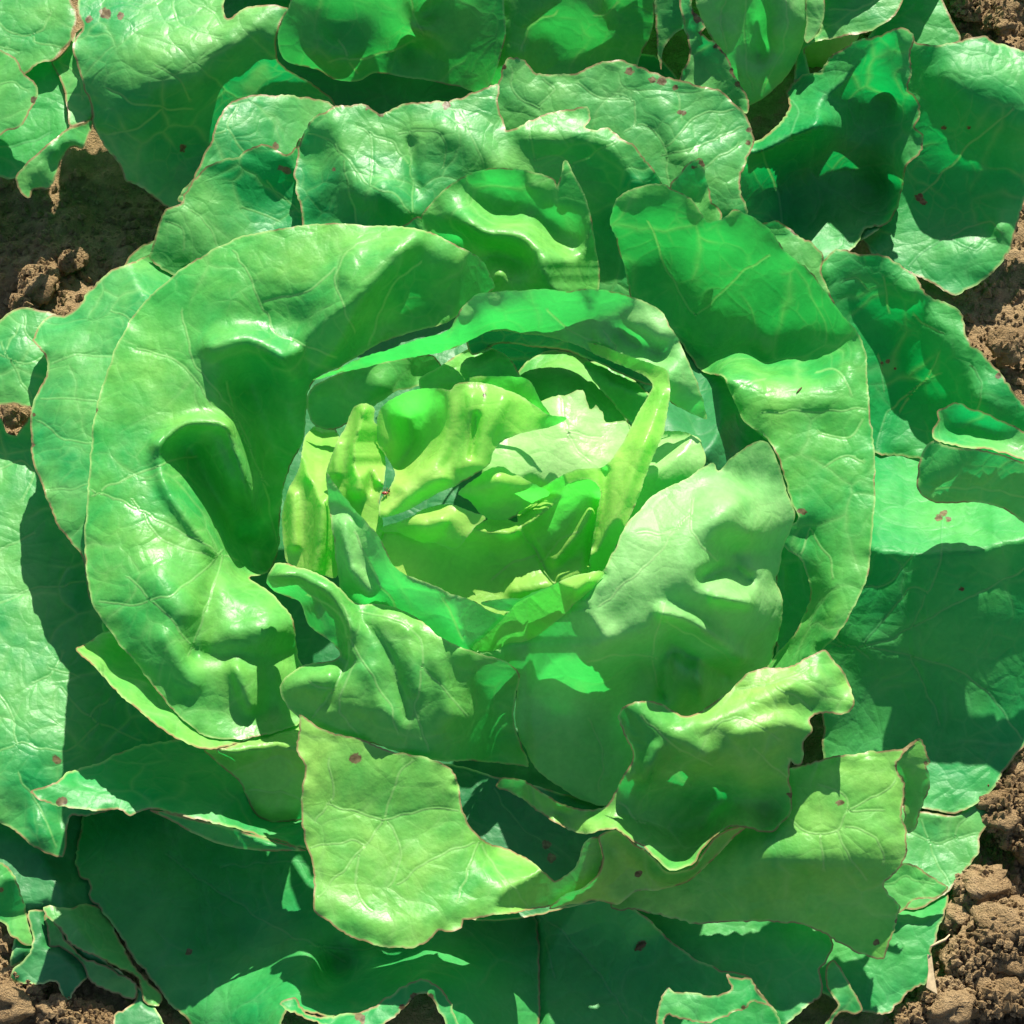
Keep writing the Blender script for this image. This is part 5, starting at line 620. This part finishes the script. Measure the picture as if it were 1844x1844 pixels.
def clod_mesh(seed, squash):
    import bmesh
    bm = bmesh.new(); bmesh.ops.create_icosphere(bm, subdivisions=4, radius=1.0)
    P = np.array([v.co[:] for v in bm.verts])
    d = np.zeros(len(P))
    for f, a in ((1.1, 0.55), (2.3, 0.34), (4.9, 0.20), (9.3, 0.14), (17, 0.11)):
        d += a * (vnoise(P[:, 0] * f + P[:, 2] * f * 0.7, P[:, 1] * f + 7 * seed, seed) + vnoise(P[:, 1] * f + 3, P[:, 2] * f + P[:, 0] * f * 0.6, seed + 31)) * 1.1
    P = P * (1 + d)[:, None]; P[:, 2] *= squash
    for v, p in zip(bm.verts, P): v.co = p
    me = bpy.data.meshes.new('soil_clod'); bm.to_mesh(me); bm.free(); me.polygons.foreach_set('use_smooth', [True] * len(me.polygons)); me.materials.append(M_CLOD); return me
CM = [clod_mesh(s, q) for s, q in ((1, .75), (2, .62), (3, .8), (4, .7), (5, .66), (6, .78))]
CLODS = [  # photo position of the clod, radius in px, its own look and place
 (1806,1452,62,'flat rough clod touching the edge of the lettuce leaf at the right'),
 (1836,1500,44,'brown clod at the right edge casting a deep shadow below it'),
 (1760,1605,48,'crumbly clod just below the flat blue-green leaf'),
 (1815,1690,72,'largest sunlit clod in the lower right corner'),
 (1752,1730,50,'rounded clod left of the largest lower right clod'),
 (1700,1800,42,'clod under the broad dark leaf at the lower right'),
 (1776,1800,38,'clod at the bottom edge between two larger ones'),
 (1838,1790,46,'clod in the extreme bottom right corner'),
 (1720,1655,30,'small clod with a straw lying beside it'),
 (1830,1400,36,'clod half hidden by the right outer leaf'),
 (1650,1836,34,'clod at the bottom edge left of the corner group'),
 (70,508,40,'sunlit clod in the dark gap at the left'),
 (45,548,30,'small clod right above the far left leaf margin'),
 (130,470,26,'dim clod in the shadow of the left gap'),
 (25,745,26,'little clod in the hole between two left leaves'),
 (1740,10,44,'light clod at the top right between the lettuces'),
 (1800,40,36,'light clod at the top right edge beside the sunlit leaf'),
 (30,1790,46,'shaded clod at the bottom left corner'),
 (110,1830,40,'shaded clod at the bottom edge on the left'),
 (180,1842,30,'small shaded clod beside the bottom left leaf'),
 (1815,620,36,'shaded clod on the cracked soil at the right'),
]
pxm = 0.46 / 1844; CPOS = []
for k, (px, py, r, lab) in enumerate(CLODS):
    me = CM[k % len(CM)]; R_ = r * pxm
    c = unproject(np.array([float(px)]), np.array([float(py)]), np.array([R_ * 100 * 0.35 - 0.6]))[0]; CPOS.append((c, R_))
    o = bpy.data.objects.new('soil_clod', me); COL.objects.link(o); o.location = c; o.scale = (R_, R_ * random.uniform(.85, 1.1), R_ * random.uniform(.8, 1.05)); o.rotation_euler = (random.uniform(-.3, .3), random.uniform(-.3, .3), random.uniform(0, 6.28))
    o['label'] = lab; o['category'] = 'clod'; o['group'] = 'clods of dry soil'
# crumbs: small fragments that nobody could count
def crumbs():
    base = np.array([[0, 0, 1], [1, 0, 0.1], [0.3, 0.95, 0], [-0.8, 0.6, 0.1], [-0.8, -0.6, 0], [0.3, -0.95, 0.1], [0, 0, -0.8]], float)
    fc = np.array([(0, 1, 2), (0, 2, 3), (0, 3, 4), (0, 4, 5), (0, 5, 1), (6, 2, 1), (6, 3, 2), (6, 4, 3), (6, 5, 4), (6, 1, 5)])
    V = []; F = []; n = 0; rg = np.random.default_rng(3)
    zones = [((1600, 1960), (1340, 1960), 5200), ((1560, 1960), (-120, 90), 1500), ((1720, 1940), (330, 760), 900), ((-80, 330), (280, 640), 1300), ((-60, 80), (700, 800), 200), ((-80, 420), (1580, 1960), 1500)]
    for (xa, xb), (ya, yb), cnt in zones:
        px = rg.uniform(xa, xb, cnt); py = rg.uniform(ya, yb, cnt); p = unproject(px, py, np.zeros(cnt))
        z = soil_z(p[:, 0], p[:, 1])
        for i in range(cnt):
            r = 0.0008 * (1 + 3.2 * rg.random() ** 3.5) * (1.0 if rg.random() > .03 else 2.0)
            b = base * r * rg.uniform(.6, 1.25, (7, 3)); a = rg.uniform(0, 6.28); c, s = math.cos(a), math.sin(a)
            b = np.stack([b[:, 0] * c - b[:, 1] * s, b[:, 0] * s + b[:, 1] * c, b[:, 2]], 1) + np.array([p[i, 0], p[i, 1], z[i] + r * .3])
            V.append(b); F.append(fc + n); n += 7
    for c0, R0 in CPOS:          # grains clinging to the clods
        for i in range(int(220 * (R0 / 0.012) ** 2)):
            u = rg.normal(size=3); u[2] = abs(u[2]); u /= np.linalg.norm(u); r = 0.0007 * (1 + 3.5 * rg.random() ** 3)
            b = base * r * rg.uniform(.6, 1.3, (7, 3)) + np.array(c0) + u * R0 * np.array([0.98, 0.95, 0.68]) * rg.uniform(.88, 1.06)
            V.append(b); F.append(fc + n); n += 7
    V = np.concatenate(V); F = np.concatenate(F)
    me = bpy.data.meshes.new('soil_crumbs'); me.from_pydata(V.tolist(), [], F.tolist()); me.materials.append(M_CLOD); me.update()
    o = bpy.data.objects.new('soil_crumbs', me); COL.objects.link(o); o['kind'] = 'stuff'; o['label'] = 'crumbs of dry soil scattered over the ground'; o['category'] = 'soil crumbs'
crumbs()
# straws and debris
def plain(name, col, rough=0.7):
    m = new_mat(name); P = N(m, 'ShaderNodeTexCoord').outputs['Object']; b = noise(m, P, 300, 3, 0.6).outputs[0]
    c = ramp(m, b, [(0.3, [q * .7 for q in col]), (0.7, [min(1, q * 1.2) for q in col])])
    pb = N(m, 'ShaderNodeBsdfPrincipled'); Lk(m, c, pb.inputs['Base Color']); pb.inputs['Roughness'].default_value = rough
    o = N(m, 'ShaderNodeOutputMaterial'); Lk(m, pb.outputs[0], o.inputs[0]); return m
M_STRAW = plain('dry_straw', (0.62, 0.47, 0.27)); M_BUG = plain('insect_shell', (0.30, 0.05, 0.03), 0.35); M_DEB = plain('dark_debris', (0.09, 0.05, 0.02), 0.8)
def tube(pts, rads, name, mat, parent=None, sides=6):
    V = []; F = []; pts = [Vector(p) for p in pts]
    for i, p in enumerate(pts):
        t = (pts[min(i + 1, len(pts) - 1)] - pts[max(i - 1, 0)]).normalized(); a = t.orthogonal().normalized(); b = t.cross(a)
        for k in range(sides):
            an = 2 * math.pi * k / sides; V.append(p + (a * math.cos(an) + b * math.sin(an)) * rads[i])
    for i in range(len(pts) - 1):
        for k in range(sides): F.append((i * sides + k, i * sides + (k + 1) % sides, (i + 1) * sides + (k + 1) % sides, (i + 1) * sides + k))
    F.append(tuple(range(sides))[::-1]); F.append(tuple((len(pts) - 1) * sides + k for k in range(sides)))
    me = bpy.data.meshes.new(name); me.from_pydata([tuple(v) for v in V], [], F); me.polygons.foreach_set('use_smooth', [True] * len(F)); me.materials.append(mat); me.update()
    o = bpy.data.objects.new(name, me); COL.objects.link(o)
    if parent: o.parent = parent
    return o
def at(px, py, z): return Vector(unproject(np.array([float(px)]), np.array([float(py)]), np.array([float(z)]))[0])
def thing_tube(pp, rad, name, label, cat, mat):
    o = tube([at(*p) for p in pp], [rad * (0.5 if i in (0, len(pp) - 1) else 1) for i in range(len(pp))], name, mat); o['label'] = label; o['category'] = cat; return o
thing_tube([(1675,1705,1.9),(1688,1698,1.9),(1702,1692,1.8),(1710,1683,1.8)], 0.0006, 'straw', 'thin pale straw lying on soil beside the dark lower right leaf', 'straw', M_STRAW)
def sheet_piece():
    P = [(1670,1718,1.6),(1678,1722,1.6),(1682,1750,1.5),(1688,1790,1.3),(1680,1786,1.2),(1668,1778,1.2),(1672,1745,1.4)]
    top = [at(*p) for p in P]; low = [p - Vector((0, 0, 0.0006)) for p in top]; n = len(P)
    me = bpy.data.meshes.new('dry_leaf_scrap'); me.from_pydata([tuple(v) for v in top + low], [], [tuple(range(n)), tuple(range(2 * n - 1, n - 1, -1))] + [(i, i + n, (i + 1) % n + n, (i + 1) % n) for i in range(n)]); me.materials.append(M_STRAW); me.update()
    o = bpy.data.objects.new('dry_leaf_scrap', me); COL.objects.link(o); o['label'] = 'dry tan leaf scrap at the edge of the broad dark leaf, lower right'; o['category'] = 'dry leaf'
sheet_piece()
def ray_hit(px, py):
    dg = bpy.context.evaluated_depsgraph_get(); p = at(px, py, 0.0); d = (p - Vector(CAM)).normalized()
    ok, loc, nrm, *_ = SC.ray_cast(dg, Vector(CAM), d)
    return loc, nrm, d
bpy.context.view_layer.update()
def lying_bit(px, py, px2, py2, rad, name, label, cat, mat):
    a, n1, _ = ray_hit(px, py); b, n2, _ = ray_hit(px2, py2); up = Vector((0, 0, 1)) * rad * 1.0
    pts = [a + up, (a * 2 + b) / 3 + up * 1.6, (a + b * 2) / 3 + up * 1.6, b + up]
    o = tube(pts, [rad * .45, rad, rad, rad * .45], name, mat); o['label'] = label; o['category'] = cat; return o
lying_bit(1444, 698, 1434, 709, 0.0004, 'plant_debris', 'tiny dark splinter on the rolled sunlit lobe of the right wrapper', 'debris', M_DEB)
lying_bit(1143, 1713, 1163, 1700, 0.0010, 'plant_debris', 'dark seed-like crumb on the shaded bottom centre leaf', 'debris', M_DEB)
# the little red insect on the heart
a, nrm, d = ray_hit(697, 888)
bug = thing('insect', 'tiny reddish insect sitting at the left edge of the pale heart leaf', 'insect', tuple(a + Vector((0, 0, 0.0009))))
def ell(name, c, r, parent, mat):
    import bmesh
    bm = bmesh.new(); bmesh.ops.create_icosphere(bm, subdivisions=2, radius=1.0)
    for v in bm.verts: v.co = Vector((v.co.x * r[0], v.co.y * r[1], v.co.z * r[2])) + Vector(c)
    me = bpy.data.meshes.new(name); bm.to_mesh(me); bm.free(); me.polygons.foreach_set('use_smooth', [True] * len(me.polygons)); me.materials.append(mat)
    o = bpy.data.objects.new(name, me); COL.objects.link(o); o.parent = parent
ell('abdomen', (-0.0009, -0.0006, 0), (0.0014, 0.0008, 0.0007), bug, M_BUG); ell('head', (0.0008, 0.0005, 0.0001), (0.0006, 0.0005, 0.0005), bug, M_DEB)
for sx, sy in ((-1, 1), (0, 1.3), (1, 1), (-1, -1), (0, -1.3), (1, -1)):
    tube([(sx * .0006, 0, 0), (sx * .0011, sy * .0012, .0006), (sx * .0014, sy * .0021, -.0007)], [.00012] * 3, 'leg', M_BUG, bug, 5)

# short pale stem under each head
for p_ in (LET, NC, NR, NL):
    b = Vector(p_.location); tube([(0, 0, -0.01), (0, 0, 0.008), (0, 0, 0.022)], [0.018, 0.022, 0.014], 'stem', M_PALE, p_, 14)
